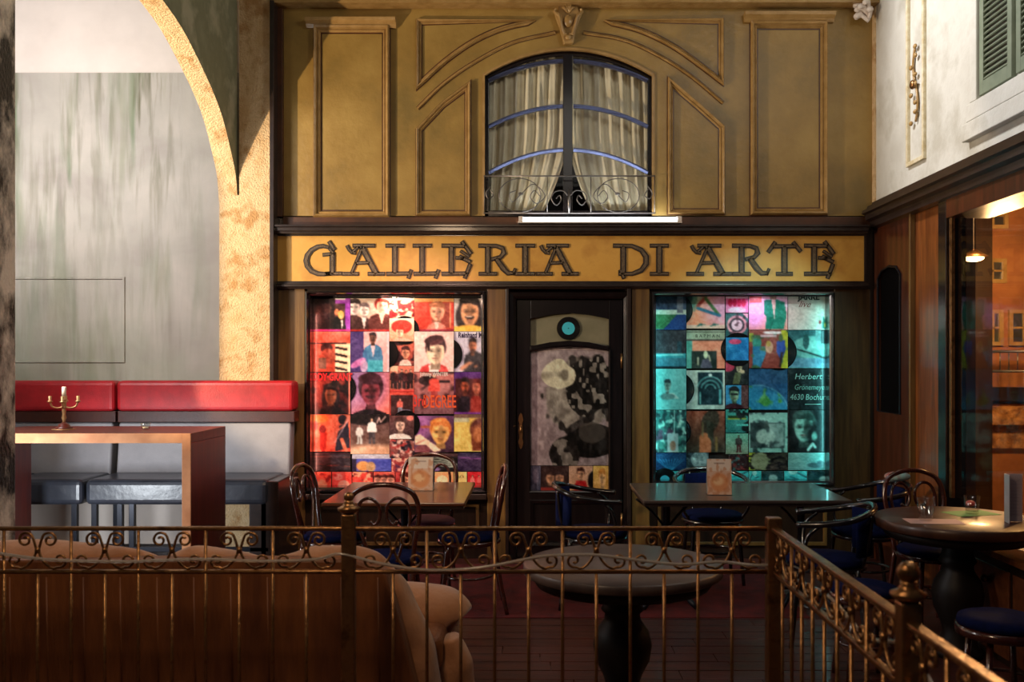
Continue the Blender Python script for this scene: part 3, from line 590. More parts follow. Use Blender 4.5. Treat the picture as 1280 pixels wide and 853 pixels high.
# ================================================================ PRINTED COVERS (drawn in numpy, stored as colour of the printed mesh)
class Art:
    def __init__(s, w, h, bg=(128,128,128), n=52, seed=0):
        s.w, s.h = w, h; m = max(w, h); s.nx = max(8, int(n*w/m)); s.ny = max(8, int(n*h/m)); s.r = np.random.RandomState(seed+11)
        s.U, s.V = np.meshgrid((np.arange(s.nx+1))/s.nx, (np.arange(s.ny+1))/s.ny); s.as_ = h/w
        s.I = np.ones(s.U.shape+(3,))*np.array(bg, float)
    def m(s, k, c, a=1): k = np.clip(k, 0, 1)[..., None]*a; s.I = s.I*(1-k)+np.array(c, float)*k; return s
    def el(s, cx, cy, rx, ry, c, rot=0, soft=.12, a=1):
        x = s.U-cx; y = s.V-cy; ca, sa = math.cos(rot), math.sin(rot); d = np.sqrt(((x*ca+y*sa)/rx)**2+((-x*sa+y*ca)/ry)**2); return s.m((1-d)/soft+.5, c, a)
    def re(s, x0, y0, x1, y1, c, a=1): return s.m(((s.U >= x0) & (s.U <= x1) & (s.V >= y0) & (s.V <= y1)).astype(float), c, a)
    def po(s, P, c, a=1):
        ins = np.zeros(s.U.shape, bool); n = len(P)
        for i in range(n):
            x1, y1 = P[i]; x2, y2 = P[(i+1) % n]
            if y1 == y2: continue
            t = ((y1 > s.V) != (y2 > s.V)) & (s.U < (x2-x1)*(s.V-y1)/(y2-y1)+x1); ins ^= t
        return s.m(ins.astype(float), c, a)
    def li(s, P, wd, c, a=1):
        D = np.full(s.U.shape, 9.)
        for (x1, y1), (x2, y2) in zip(P[:-1], P[1:]):
            dx, dy = x2-x1, y2-y1; t = np.clip(((s.U-x1)*dx+(s.V-y1)*dy)/(dx*dx+dy*dy+1e-9), 0, 1); D = np.minimum(D, np.hypot(s.U-x1-t*dx, s.V-y1-t*dy))
        return s.m((wd/2-D)*s.nx+.5, c, a)
    def gr(s, c1, c2, dx=0, dy=1): t = np.clip(s.U*dx+s.V*dy, 0, 1)[..., None]; s.I = np.array(c1, float)*(1-t)+np.array(c2, float)*t; return s
    def val(s, k):
        g = s.r.rand(k+2, k+2); u = s.U*k; v = s.V*k; i = u.astype(int); j = v.astype(int); fu = u-i; fv = v-j
        fu = fu*fu*(3-2*fu); fv = fv*fv*(3-2*fv); return (g[j,i]*(1-fu)+g[j,i+1]*fu)*(1-fv)+(g[j+1,i]*(1-fu)+g[j+1,i+1]*fu)*fv
    def nz(s, k, amp): s.I = s.I+((s.val(k)-.5)*amp+(s.val(k*3)-.5)*amp*.5)[..., None]; return s
    def blot(s, k, c, th=.55, a=1, soft=.1): return s.m((s.val(k)*.7+s.val(k*2)*.3-th)/soft, c, a)
    def body(s, cx, y, wd, c, c2=None, shirt=None):
        s.po([(cx-wd*.18,y),(cx-wd*.42,y+.08),(cx-wd*.5,y+.2),(cx-wd*.56,1.2),(cx+wd*.56,1.2),(cx+wd*.5,y+.2),(cx+wd*.42,y+.08),(cx+wd*.18,y)], c)
        if c2: s.po([(cx-wd*.5,y+.2),(cx-wd*.56,1.2),(cx-wd*.2,1.2),(cx-wd*.3,y+.15)], c2, .6)
        if shirt: s.po([(cx-wd*.12,y-.02),(cx+wd*.14,y-.02),(cx+.01,y+.34)], shirt)
        return s
    def face(s, cx, cy, h, skin, hair, turn=0, beard=None, stache=None, long=0, big=1.0, dark=.55, glow=1.18):
        rx, ry = h*.36, h*.5; sk = np.array(skin, float); dk = sk*dark; li_ = np.minimum(sk*glow, 255)
        if long: s.el(cx, cy+h*.18, rx*1.45*big, ry*(1.0+long), hair)
        s.el(cx+turn*h*.02, cy-h*.17, rx*1.13*big, ry*.86*big, hair); s.blot(12, np.array(hair)*1.5+14, .62, .0)
        s.po([(cx-rx*.45,cy+ry*.6),(cx+rx*.45,cy+ry*.6),(cx+rx*.6,cy+ry*1.45),(cx-rx*.6,cy+ry*1.45)], dk*.9+sk*.1)
        s.el(cx, cy, rx, ry, skin); s.el(cx-turn*rx*.45, cy+.02*h, rx*.62, ry*.8, li_, soft=.8, a=.55); s.el(cx+turn*rx*.68, cy+.05*h, rx*.38, ry*.85, dk, soft=.8, a=.75)
        for sx in (-1, 1):
            ex = cx+sx*rx*.42-turn*rx*.12; s.el(ex, cy-h*.03, rx*.3, ry*.13, dk*.8, soft=1, a=.75); s.li([(ex-rx*.24,cy-h*.10),(ex+rx*.24,cy-h*.115)], h*.03, np.array(hair)*.7+dk*.3, .75); s.el(ex, cy-h*.03, rx*.12, ry*.055, dk*.35, soft=.8, a=.8)
        nx = cx-turn*rx*.16; s.li([(nx+rx*.1,cy-h*.02),(nx+rx*.14,cy+h*.13)], h*.035, dk, .6); s.el(nx, cy+h*.15, rx*.2, ry*.06, dk, a=.7, soft=.6)
        s.el(nx, cy+h*.27, rx*.34, ry*.075, (sk*.5+np.array((150,50,50))*.4), soft=.4); s.li([(nx-rx*.3,cy+h*.265),(nx+rx*.3,cy+h*.265)], h*.018, dk*.5, .8); s.el(nx, cy+h*.35, rx*.25, ry*.05, dk, a=.5, soft=.8)
        if beard is not None: s.el(cx, cy+h*.38, rx*.72, ry*.34, beard, a=.85, soft=.3); s.el(nx, cy+h*.275, rx*.22, ry*.05, (170,90,80))
        if stache is not None: s.el(nx-rx*.2, cy+h*.205, rx*.36, ry*.09, stache, .25); s.el(nx+rx*.2, cy+h*.205, rx*.36, ry*.09, stache, -.25)
        s.el(cx-rx*.2, cy-ry*.98, rx*1.0, ry*.34, hair, -.2); s.el(cx+rx*.5, cy-ry*.86, rx*.62, ry*.3, hair, .5); s.el(cx-rx*.3, cy-ry*1.05, rx*.45, ry*.1, np.array(hair)*1.4+22, -.25, soft=1, a=.6)
        return s
    def fig(s, cx, cy, h, coat, legs, skin=(220,170,140), hair=(30,20,20)):
        s.po([(cx-h*.13,cy+h*.5),(cx-h*.11,cy),(cx+h*.11,cy),(cx+h*.14,cy+h*.5),(cx+h*.03,cy+h*.5),(cx,cy+h*.1),(cx-h*.03,cy+h*.5)], legs)
        s.po([(cx-h*.05,cy-h*.34),(cx-h*.16,cy-h*.28),(cx-h*.19,cy+h*.04),(cx-h*.11,cy+h*.06),(cx+h*.11,cy+h*.06),(cx+h*.19,cy+h*.04),(cx+h*.16,cy-h*.28),(cx+h*.05,cy-h*.34)], coat)
        s.el(cx, cy-h*.43, h*.062, h*.075, hair); s.el(cx, cy-h*.41, h*.045, h*.06, skin); return s
def srgb2lin(a): a = np.clip(a, 0, 255)/255.; return np.where(a <= .04045, a/12.92, ((a+.055)/1.055)**2.4)
def printmat(name, rough=.35, coat=.3):
    m = bpy.data.materials.new(name); m.use_nodes = True; b = m.node_tree.nodes['Principled BSDF']; b.inputs['Roughness'].default_value = rough; b.inputs['Coat Weight'].default_value = coat
    a = m.node_tree.nodes.new('ShaderNodeVertexColor'); a.layer_name = 'ink'; m.node_tree.links.new(a.outputs[0], b.inputs['Base Color']); return m
M['ink'] = printmat('printed_card')
def art_mesh(name, art, W, H, D, parent=None, mtl=None):
    # a card W x H x D, front face at y=0 looking to -Y, origin at its bottom middle; the print is the colour of its fine front grid
    nx, ny = art.nx, art.ny; vs = []; 
    for j in range(ny+1):
        for i in range(nx+1): vs.append((-W/2+W*i/nx, 0, H-H*j/ny))
    fs = [(j*(nx+1)+i, (j+1)*(nx+1)+i, (j+1)*(nx+1)+i+1, j*(nx+1)+i+1) for j in range(ny) for i in range(nx)]
    n = len(vs); x0, x1 = -W/2, W/2
    vs += [(x0,0,H),(x1,0,H),(x1,0,0),(x0,0,0),(x0,D,H),(x1,D,H),(x1,D,0),(x0,D,0)]
    fs += [(n+4,n+5,n+6,n+7),(n,n+1,n+5,n+4),(n+1,n+2,n+6,n+5),(n+2,n+3,n+7,n+6),(n+3,n,n+4,n+7)]
    me = bpy.data.meshes.new(name); me.from_pydata(vs, [], fs); me.update()
    c = np.ones((len(vs), 4), np.float32); c[:, :3] = .35; c[:n, :3] = srgb2lin(art.I).reshape(-1, 3)
    at = me.color_attributes.new('ink', 'FLOAT_COLOR', 'POINT'); at.data.foreach_set('color', c.ravel())
    me.materials.append(mtl or M['ink']); o = bpy.data.objects.new(name, me); COL.objects.link(o)
    if parent: o.parent = parent
    return o
_tm = {}
def flatmat(c):
    if c not in _tm: _tm[c] = mat('ink_%d_%d_%d' % c, c, rough=.5)
    return _tm[c]
def text(parent, s, x, z, size, color, y=-.0012, sx=1.0, rot=0, shear=0, bold=0, align='CENTER', name='lettering', rz=None):
    cu = bpy.data.curves.new('t', 'FONT'); cu.body = s; cu.size = size; cu.align_x = align; cu.align_y = 'CENTER'; cu.offset = bold; cu.shear = shear; cu.resolution_u = 2; cu.fill_mode = 'FRONT'
    to = bpy.data.objects.new('t', cu); me = bpy.data.meshes.new_from_object(to); bpy.data.objects.remove(to); bpy.data.curves.remove(cu)
    R_ = Matrix.Translation((x, y, z)) @ Matrix.Rotation(math.pi/2, 4, 'X') @ Matrix.Rotation(rot, 4, 'Z') @ Matrix.Diagonal((sx, 1, 1, 1)); me.transform(R_); me.name = name
    me.materials.clear(); me.materials.append(flatmat(color)); o = bpy.data.objects.new(name, me); COL.objects.link(o); o.parent = parent; return o
display(2, 384, 607, 365, 614); display(3, 814, 1040, 366, 606)
CY = FY+.075
nsl = 0; sleeves = []; sobj = []
def sleeve(rect, label, group, fn, texts=(), nm='record_sleeve', disc=None, cat='record sleeve', Y=CY, n=50):
    global nsl
    x0, y0, x1, y1 = rect; nsl += 1; dy = (nsl*7 % 5)*.0012; Yf = Y-dy; bW = WX(x1, Yf)-WX(x0, Yf); bH = WZ(y0, Yf)-WZ(y1, Yf)
    a = Art(bW, bH, n=n if bW > .25 else max(30, int(n*.72)), seed=nsl); fn(a); J = a.I.copy(); J[1:-1,1:-1] = (a.I[1:-1,1:-1]*2+a.I[:-2,1:-1]+a.I[2:,1:-1]+a.I[1:-1,:-2]+a.I[1:-1,2:])/6; a.I = J; a.nz(20, 30); a.nz(6, 26); a.nz(3, 16); sleeves.append((rect, None)); a.I = a.I*(1.16 if group != GB else 1.05)
    o = art_mesh(nm, a, bW-.003, bH-.003, .004); o.location = ((WX(x0,Yf)+WX(x1,Yf))/2, Yf, WZ(y1, Yf)+.0015); tag(o, label, cat, group); sobj.append((rect, o))
    for t in texts:
        s, u, v, sz, col = t[:5]; kw = t[5] if len(t) > 5 else {}
        text(o, s, (u-.5)*bW, (1-v)*bH, sz*bH, col, **kw)
    return o
def disc(px, py, r, Y, label, group, lm=None, lr=.34, hole=True):
    for rc, so in sobj:
        if lm is None and rc[0] <= px <= rc[2] and rc[1] <= py <= rc[3]: so.location.y = CY-.013
    o = empty('vinyl_record', (WX(px,Y), Y, WZ(py,Y)), label=label, cat='record', group=group); R_ = r*Y/F
    def cyl(rad, y0, y1, n=36): 
        b = MB(); b.prism([(rad*math.cos(t), rad*math.sin(t)) for t in np.linspace(0, 2*math.pi, n+1)[:-1]], y0, y1); return b
    b = cyl(R_, -.0015, .0005); b.build('disc', M['vinyl'], o)
    b = MB()
    for k in range(5): rr = R_*(.45+.11*k); b.sweep([(rr*math.cos(t), rr*math.sin(t)) for t in np.linspace(0, 2*math.pi, 33)[:-1]], [(-.0012,-.0012),(0,-.0022),(.0012,-.0012)])
    b.build('grooves', M['vinyl'], o)
    if lm: cyl(R_*lr, -.003, -.001, 24).build('paper_label', lm, o); cyl(R_*.05, -.0035, -.002, 10).build('spindle_hole', M['vinyl'], o)
    return o
GA = 'record sleeves in the red-lit window'; GB = 'record sleeves in the teal-lit window'
cx_ = [389.6,438,486.8,517.8,567.5,605.4]; ry_ = [373,414.6,465.2,518,565,589.5,612]; my = [373,398,427,457.5,490,519.6,549,576,591]
W_ = (245,240,235)
def r1(c, r): return (cx_[c], ry_[r], cx_[c+1], ry_[r+1])
# --- red-lit window, column 1
def f(a): a.re(0,0,.62,1,(38,20,20)); a.re(.62,0,1,1,(150,60,170)); a.re(.6,.16,.86,1,(70,40,40)); a.nz(7,26); a.el(.15,.35,.1,.16,(62,36,32)); a.el(.42,.3,.1,.16,(66,38,32)); a.el(.65,.42,.06,.1,(200,120,80)); a.body(.66,.55,.2,(20,14,18)); a.el(.76,.5,.08,.13,(224,176,90)); a.el(.77,.54,.05,.09,(235,190,130)); a.body(.78,.68,.22,(24,18,20),shirt=(230,220,210)); a.re(0,.95,1,1,(190,50,130)); a.re(.62,0,.86,.04,(245,230,235))
sleeve(r1(0,0), 'dark sleeve with violet edge and small couple photo, top corner of the red-lit window', GA, f)
def f(a): a.gr((206,100,80),(190,60,40)); a.re(.58,.3,1,1,(235,205,170)); a.re(0,.3,.6,1,(170,70,50)); a.re(0,.28,.9,.31,(50,26,24)); a.el(.38,.42,.16,.14,(52,20,18)); a.el(.42,.62,.2,.2,(140,62,44)); a.re(.16,.66,.38,.92,(90,70,56)); a.nz(8,34); [a.po([(.62,.36+k*.17),(.92,.42+k*.17),(.92,.48+k*.17),(.6,.42+k*.17)],(34,22,22)) for k in range(4)]
sleeve(r1(0,1), 'orange sleeve with piano keys and a bent player, below the violet edged sleeve', GA, f, [('Jürgen', .8,.10,.085,(40,20,20)),('Winter', .8,.18,.085,(40,20,20))][:0])
def f(a): a.gr((140,52,40),(60,22,20)); a.re(0,0,1,.22,(120,40,34)); a.blot(5,(36,16,16),.45); a.face(.5,.55,.42,(128,70,44),(28,14,14),-.5,long=.5,big=1.1); a.body(.5,.82,.8,(30,16,16)); a.re(.97,0,1,1,(230,130,110))
sleeve(r1(0,2), 'sleeve with tall red capitals over a long haired face', GA, f, [('EDDY·GRANT', .5,.13,.24,(205,26,30),dict(sx=.68,bold=.003))])
def f(a): a.gr((214,116,78),(206,76,58),.4,.6); a.nz(4,30); a.el(.2,.12,.25,.1,(226,130,50),a=.6); a.re(.25,.5,.34,1,(150,40,36)); a.el(.28,.4,.09,.12,(110,30,30)); a.po([(.2,.5),(.4,.5),(.36,.95),(.22,.95)],(160,44,36)); a.el(.1,.3,.06,.12,(190,80,70)); a.el(.8,.14,.11,.13,(30,20,26)); a.po([(.72,.3),(.95,.22),(1,.9),(.6,1),(.66,.6)],(36,30,42)); a.li([(.95,.05),(.85,.3),(.6,.5),(.55,.8)],.05,(206,110,84)); a.li([(.78,.68),(.9,1)],.1,(206,110,84)); a.li([(.6,.75),(.95,.15)],.015,(240,220,220))
sleeve(r1(0,3), 'coral sleeve with dark haired figure stretching an arm, left of the stage photo sleeve', GA, f)
def f(a): a.gr((54,28,32),(30,16,20)); a.nz(5,24); a.re(.5,.1,1,1,(64,58,66),.7); a.li([(0,.2),(1,.25)],.03,(110,60,56)); a.li([(0,.6),(.9,.7)],.02,(110,50,46)); a.li([(.4,.7),(1,.75)],.02,(150,70,60))
sleeve((389.6,566,438,589.5), 'near black sleeve with faint red horizontal lines above the small coral covers', GA, f)
# column 2
def f(a): a.gr((226,196,182),(200,150,130),0,1); a.face(.1,.28,.42,(240,215,205),(42,30,34),.3); a.body(.08,.52,.5,(70,40,38)); a.face(.36,.36,.34,(244,220,210),(100,84,84),-.2); a.body(.34,.6,.5,(64,36,36),shirt=(240,220,215)); a.face(.82,.24,.4,(236,176,150),(140,40,34),-.5,big=1.25); a.body(.8,.46,.66,(86,40,36),shirt=(236,190,170)); a.re(0,.94,1,1,(160,40,40))
sleeve(r1(1,0), 'pale sleeve with three people in dark jackets, top row of the red-lit window', GA, f)
def f(a): a.re(0,0,.34,1,(62,44,100)); a.re(.34,0,1,1,(228,170,170)); a.gr; a.body(.58,.32,.5,(70,120,160),(50,90,140),(220,190,200)); a.re(.44,.72,.84,1.0,(70,160,180)); a.face(.58,.17,.24,(110,70,56),(26,18,22),.4,stache=(20,14,16)); a.el(.2,.78,.22,.08,(214,120,180),-.5,a=.8); a.el(.35,.86,.1,.16,(226,170,200),a=.7); a.re(.95,0,1,1,(236,190,200)); a.nz(9,20)
sleeve(r1(1,1), 'sleeve with man in blue suit on violet and pink ground', GA, f, [('ALL',.2,.5,.1,W_),('RIGHT',.18,.6,.11,W_)][:0])
def f(a): a.gr((130,100,150),(226,110,96),.7,.5); a.el(.5,.4,.5,.5,(150,110,160),soft=1,a=.6); a.face(.52,.46,.66,(126,50,62),(52,22,34),.2,stache=(50,16,26),big=1.22,dark=.5); a.el(.5,.16,.3,.14,(60,24,36)); a.body(.5,.9,1.0,(30,14,22)); a.nz(8,16)
sleeve(r1(1,2), 'sleeve with large dark face before a violet and orange sky', GA, f)
def f(a): a.gr((80,50,50),(120,88,76),0,1); a.el(.45,.1,.6,.18,(24,12,14)); a.el(.6,.95,.8,.18,(214,160,130),soft=.6); a.fig(.55,.42,.66,(235,225,220),(70,60,64)); a.fig(.23,.5,.5,(200,195,190),(190,188,184),(180,140,130)); a.li([(.68,.22),(.74,.08),(.78,.2),(.9,.06)],.025,(235,190,180)); a.nz(7,22)
sleeve((438,518,486.8,568), 'stage photo sleeve with two white shirted figures and cream scribble', GA, f)
def f(a): a.re(0,0,1,.26,(186,180,196)); a.re(0,.26,1,1,(70,76,170)); a.gr; a.el(.1,1,.5,.5,(140,110,190),a=.5,soft=.8); a.el(.28,.7,.17,.3,(222,150,90)); a.el(.48,.74,.12,.3,(196,150,110)); a.re(0,.26,.1,1,(44,34,60)); a.nz(6,18)
o = sleeve((440,568,489,589.5), 'sleeve with grey lettered strip over a blue sky photo', GA, f, [('SUPPORTER', .5,.14,.2,(236,234,240),dict(bold=.002))][:0])
# narrow middle column of seven inch covers
def f(a): a.gr((240,206,176),(236,190,160)); a.blot(5,(190,30,34),.5); a.blot(7,(120,20,24),.62); a.re(0,0,1,.1,(246,220,180))
sleeve((486.8,373,517.8,398), 'small cream cover with crowd of red figures, topmost of the narrow column', GA, f)
def f(a): a.gr((244,200,176),(226,140,110)); a.el(.5,.36,.42,.3,(190,40,34)); a.face(.42,.6,.42,(244,190,160),(200,60,44),-.3); a.el(.5,.3,.4,.2,(204,52,42)); a.body(.5,.85,.8,(236,170,150))
sleeve((486.8,398,517.8,427), 'small cover with red beret portrait in the narrow column', GA, f)
def f(a): a.gr((210,110,90),(150,60,56)); a.blot(4,(50,22,28),.5); a.face(.66,.48,.44,(230,150,120),(60,26,28),-.3); a.re(0,.88,1,1,(90,36,34)); a.body(.64,.75,.5,(228,190,180))
sleeve((486.8,427,517.8,457.5), 'small cover with a tilted dark haired face and red shadows', GA, f)
def f(a): a.gr((196,104,86),(170,90,76)); [a.fig(.14+.18*k,.5+.04*(k%2),.75,(44+20*(k%2),24,30),(40,24,28)) for k in range(5)]; a.re(0,.92,1,1,(200,60,56)); a.re(0,0,.35,.2,(236,180,150))
sleeve((486.8,457.5,517.8,490), 'small cover with five dark dressed band members', GA, f)
def f(a): a.gr((200,66,56),(190,60,50)); a.re(.04,.14,.96,1,(54,26,28)); a.fig(.42,.62,.7,(200,90,80),(120,130,150),(230,150,130)); a.re(.42,.75,.85,1,(110,100,120))
sleeve((486.8,490,517.8,519.6), 'small red bordered cover with a seated figure', GA, f)
def f(a): a.gr((100,60,60),(60,40,44)); a.face(.45,.42,.5,(226,180,164),(70,44,44),-.2,big=1.35); a.body(.4,.78,1.0,(226,210,205)); a.el(.85,.1,.14,.12,(230,120,110))
sleeve((486.8,519.6,517.8,549), 'small cover with shaggy haired singer in white', GA, f)
def f(a): a.gr((150,90,84),(120,60,60)); a.blot(4,(40,28,40),.5); a.blot(6,(226,180,170),.56); a.blot(9,(170,60,60),.6)
sleeve((486.8,549,517.8,573), 'small cover with jumbled pink and navy people', GA, f)
def f(a): a.gr((236,180,160),(220,130,120)); a.blot(6,(150,50,56),.5); a.blot(5,(90,40,70),.62)
sleeve((489.3,573,517.8,591), 'small pale pink cover, lowest of the narrow column', GA, f)
# column 4
def f(a): a.gr((206,60,46),(190,70,56)); a.re(0,0,1,.12,(240,150,90)); a.re(.06,.14,.92,.9,(140,56,44)); a.re(.06,.14,.42,.9,(196,60,44),.8); a.face(.58,.42,.5,(232,160,130),(150,90,60),.3); a.body(.56,.74,.5,(206,120,104),shirt=(220,180,170)); a.re(.9,.14,.92,.9,(240,150,110)); a.re(0,.95,1,1,(140,40,60)); a.nz(8,12)
sleeve(r1(3,0), 'red sleeve with blond portrait inside a thin frame, top row', GA, f)
def f(a): a.gr((238,188,182),(240,196,190)); a.body(.5,.8,.74,(206,66,66),(180,50,54)); a.po([(.36,.84),(.5,.78),(.66,.84),(.6,1.1),(.4,1.1)],(246,226,220)); a.face(.54,.5,.62,(246,206,176),(46,24,30),.35,big=1.06); a.el(.5,.2,.25,.1,(58,30,36),-.2); a.el(.56,.27,.2,.06,(84,46,50),-.3,soft=.6); a.re(.33,.3,.4,.48,(46,24,30))
sleeve(r1(3,1), 'pale pink sleeve with dark haired man in red jacket', GA, f)
def f(a): a.gr((190,110,104),(110,70,80),0,1); a.el(.34,.2,.24,.12,(40,22,26)); a.fig(.5,.42,.8,(210,70,60),(150,50,50)); a.re(.62,.2,.9,.26,(40,26,30)); a.blot(5,(70,36,40),.62); a.li([(.2,.4),(.36,.3)],.06,(60,30,34))
o = sleeve(r1(3,2), 'dusky pink sleeve with big red lettering 3rd DEGREE', GA, f, [('Johnny WINTER', .5,.06,.13,(240,226,222),dict(sx=.75,bold=.001)),('3rd',.14,.7,.4,(232,56,44),dict(sx=.55,bold=.002)),('DEGREE',.64,.72,.42,(240,92,44),dict(sx=.52,bold=.002))])
def f(a): a.gr((110,70,120),(60,30,44),.4,.6); a.el(.12,.25,.3,.34,(184,110,180),soft=.8,a=.7); a.el(.3,.3,.16,.04,(180,100,80)); a.face(.66,.46,.62,(240,170,100),(206,120,60),.15,big=1.1); a.po([(0,.55),(.14,.5),(.5,.78),(.68,.95),(.5,1),(.3,.8),(.02,.8)],(244,204,180)); a.li([(.02,.78),(.25,.66)],.03,(180,110,100)); a.el(.2,.94,.2,.14,(130,70,80)); a.body(.85,.9,.5,(50,26,44))
sleeve((517.8,520,567.5,566), 'sleeve with golden blond face resting behind an outstretched hand', GA, f)
def f(a): a.re(0,0,1,1,(24,20,24)); a.re(0,0,1,.16,(70,46,50)); [a.li([(.3,.3+.14*k),(.55,.26+.13*k),(.75,.36+.12*k),(.96,.6+.06*k)],.05,(200,214,196)) for k in range(4)]; a.el(.3,.9,.3,.2,(160,120,190),a=.7)
sleeve((517.8,567,572,589.5), 'black sleeve with white brush loops, right of the narrow column foot', GA, f)
# column 5
def f(a): a.gr((196,190,190),(206,190,186),1,0); a.face(.52,.42,.82,(226,160,116),(46,36,38),0,stache=(40,28,28),long=.3,big=1.12); a.re(0,.84,1,1.0,(240,180,90)); a.el(.5,.95,.5,.14,(244,190,80)); a.el(.5,.56,.10,.018,(240,220,205))
sleeve(r1(4,0), 'sleeve with smiling long haired man with moustache over yellow', GA, f)
def f(a): a.gr((198,196,216),(188,180,200)); a.body(.66,.5,.66,(52,48,54),(36,34,40)); a.face(.62,.36,.34,(196,120,90),(34,24,26),-.6,beard=(50,30,28)); a.li([(.25,.92),(.5,.8),(.72,.84)],.1,(206,136,104)); a.li([(.5,.88),(.9,.72)],.09,(50,46,52)); a.nz(6,10)
sleeve(r1(4,1), 'lilac sleeve with violet lettered heading over bearded man in dark sweater', GA, f, [('Reinhard M', .54,.1,.19,(36,24,70),dict(sx=.68,bold=.002))])
def f(a): a.gr((84,44,120),(90,30,36),0,.9); a.re(.02,.16,.98,.96,(70,28,30)); a.face(.36,.34,.34,(196,96,70),(30,14,16),.3,beard=(60,24,20)); a.body(.34,.56,.5,(30,18,30)); a.face(.74,.36,.32,(214,120,96),(90,30,28),-.3,long=.4); a.body(.74,.56,.42,(150,50,44)); a.re(0,.96,1,1,(120,60,150))
sleeve(r1(4,2), 'dark sleeve with couple, violet top strip, lettered rail', GA, f)
def f(a): a.gr((214,180,90),(226,196,110)); a.re(0,0,1,.1,(100,70,60)); a.re(0,.1,.5,.2,(180,180,150)); a.el(.86,.4,.34,.3,(80,34,30)); a.po([(.55,.35),(1,.2),(1,1),(.6,1)],(120,60,40)); a.el(.8,.55,.16,.2,(170,100,60)); a.nz(6,36)
sleeve(r1(4,3), 'yellow sleeve with brown figure in front of a shade', GA, f)
def f(a): a.gr((70,50,90),(50,36,66)); a.re(0,0,1,.18,(40,30,60)); a.li([(.05,.3),(.4,.26),(.5,.34),(.98,.3)],.03,(170,90,180)); a.nz(6,30)
sleeve((572,566,605.4,589.5), 'dim purple sleeve with thin pink stroke', GA, f)
# bottom row of small covers
xs = [389.6,414.5,440,466.5,494,518,543,567,584,605.4]
fs_ = [lambda a: (a.gr((240,90,70),(230,70,60)), a.el(.5,.7,.3,.25,(250,140,110)), a.blot(4,(150,30,30),.62)),
       lambda a: (a.gr((244,80,70),(220,60,56)), a.el(.3,.3,.25,.2,(250,120,110)), a.el(.6,.75,.3,.25,(252,150,130)), a.blot(5,(170,30,30),.6)),
       lambda a: (a.gr((236,70,60),(220,60,56)), a.blot(5,(250,160,130),.5), a.blot(4,(110,20,24),.6)),
       lambda a: (a.gr((214,90,80),(180,50,50)), [a.face(.2+.3*k,.5,.5,(240,150,130),(70,24,24)) for k in range(3)]),
       lambda a: (a.gr((190,60,60),(150,40,44)), a.face(.5,.5,.7,(236,150,120),(80,20,20))),
       lambda a: (a.gr((224,120,100),(200,90,80)), a.blot(4,(90,30,40),.55)),
       lambda a: (a.gr((250,170,120),(240,120,80)), a.el(.4,.5,.3,.3,(250,210,170))),
       lambda a: (a.gr((244,200,130),(236,180,110)),),
       lambda a: (a.gr((210,40,50),(180,30,40)), a.fig(.3,.6,.8,(240,110,110),(200,60,60)), a.fig(.7,.6,.8,(230,90,90),(180,50,50)))]
lb = ['small coral cover with round pale shape at the frame end of the bottom row','small coral cover with two pale discs','small scarlet cover with broken cream blots','small cover with three faces in a row, bottom row','small crimson cover with one face, bottom row','small salmon cover with dark blot, bottom row','small orange cover with glowing oval','small yellow cover lettered in black script','small red cover with two standing figures']
for k in range(9): sleeve((xs[k]+.3, 590, xs[k+1]-.3, 611.5), lb[k], GA, fs_[k], [("Let's",.45,.3,.26,(60,30,20),dict(rot=.1)),('twist',.6,.68,.26,(60,30,20),dict(rot=.1))] if k == 7 else (), n=40)
GD = 'black records peeking between the sleeves'
for (px, py, r, lab) in [(424,486,21,'black record peeking out beside the red capitals sleeve'),(478,442,20,'black record peeking out beside the blue suit sleeve'),(506,413,18,'black record peeking out around the red beret cover'),(557,443,21,'black record peeking out between the pink and the lilac sleeve'),(507,531,18,'black record peeking out around the shaggy haired singer cover')]:
    disc(px, py, r, CY-.0085, lab, GD)
# --- teal-lit window
def r2(c, r): X_ = [817.4,858,906.5,936,985,1035.5]; Y_ = [370,413,461,513,566,588.5]; return (X_[c], Y_[r], X_[c+1]-.4, Y_[r+1]-.4)
def f(a): a.gr((50,50,60),(40,70,130)); a.nz(16,50); a.re(0,.42,1,.56,(220,216,196)); a.re(.72,0,.9,.5,(120,110,120)); a.po([(0,.56),(.7,.56),(.3,.98),(0,1)],(60,110,70)); a.po([(.7,.56),(1,.56),(1,1),(.32,1)],(24,60,120))
sleeve(r2(0,0), 'sleeve with night city strip and green slope, frame corner of the teal-lit window', GB, f)
def f(a): a.gr((70,74,80),(60,130,150)); a.re(0,0,1,.6,(60,56,62)); a.nz(5,30); a.re(0,.62,1,.72,(50,150,160)); a.li([(.05,.66),(.9,.64)],.05,(150,220,220)); a.re(.72,.3,.86,.6,(40,70,80)); a.re(0,.95,1,1,(20,50,60))
sleeve(r2(0,1), 'dim harbour picture sleeve with pale waterline', GB, f)
def f(a): a.gr((120,190,186),(110,176,172)); a.face(.42,.42,.26,(140,150,140),(30,44,48)); a.po([(.25,.62),(.6,.58),(.78,.72),(.3,.76)],(200,210,200)); a.el(.42,.68,.24,.08,(60,90,90),a=.7)
sleeve(r2(0,2), 'pale teal sleeve with small portrait of a leaning man', GB, f, [('BEST OCEAN',.5,.16,.1,(30,90,94),dict(sx=.9))][:0])
def f(a): a.gr((60,120,116),(70,130,120)); a.blot(9,(30,60,64),.48); a.blot(11,(170,220,206),.6); a.blot(6,(90,60,80),.68); a.re(.62,0,.64,1,(190,230,220)); a.re(.42,.55,.74,1,(180,190,190)); a.el(.58,.85,.1,.12,(170,120,100)); a.li([(.75,.4),(.85,.12)],.03,(210,230,220))
sleeve(r2(0,3), 'sleeve with dense teal speckled drawing and pale tag', GB, f)
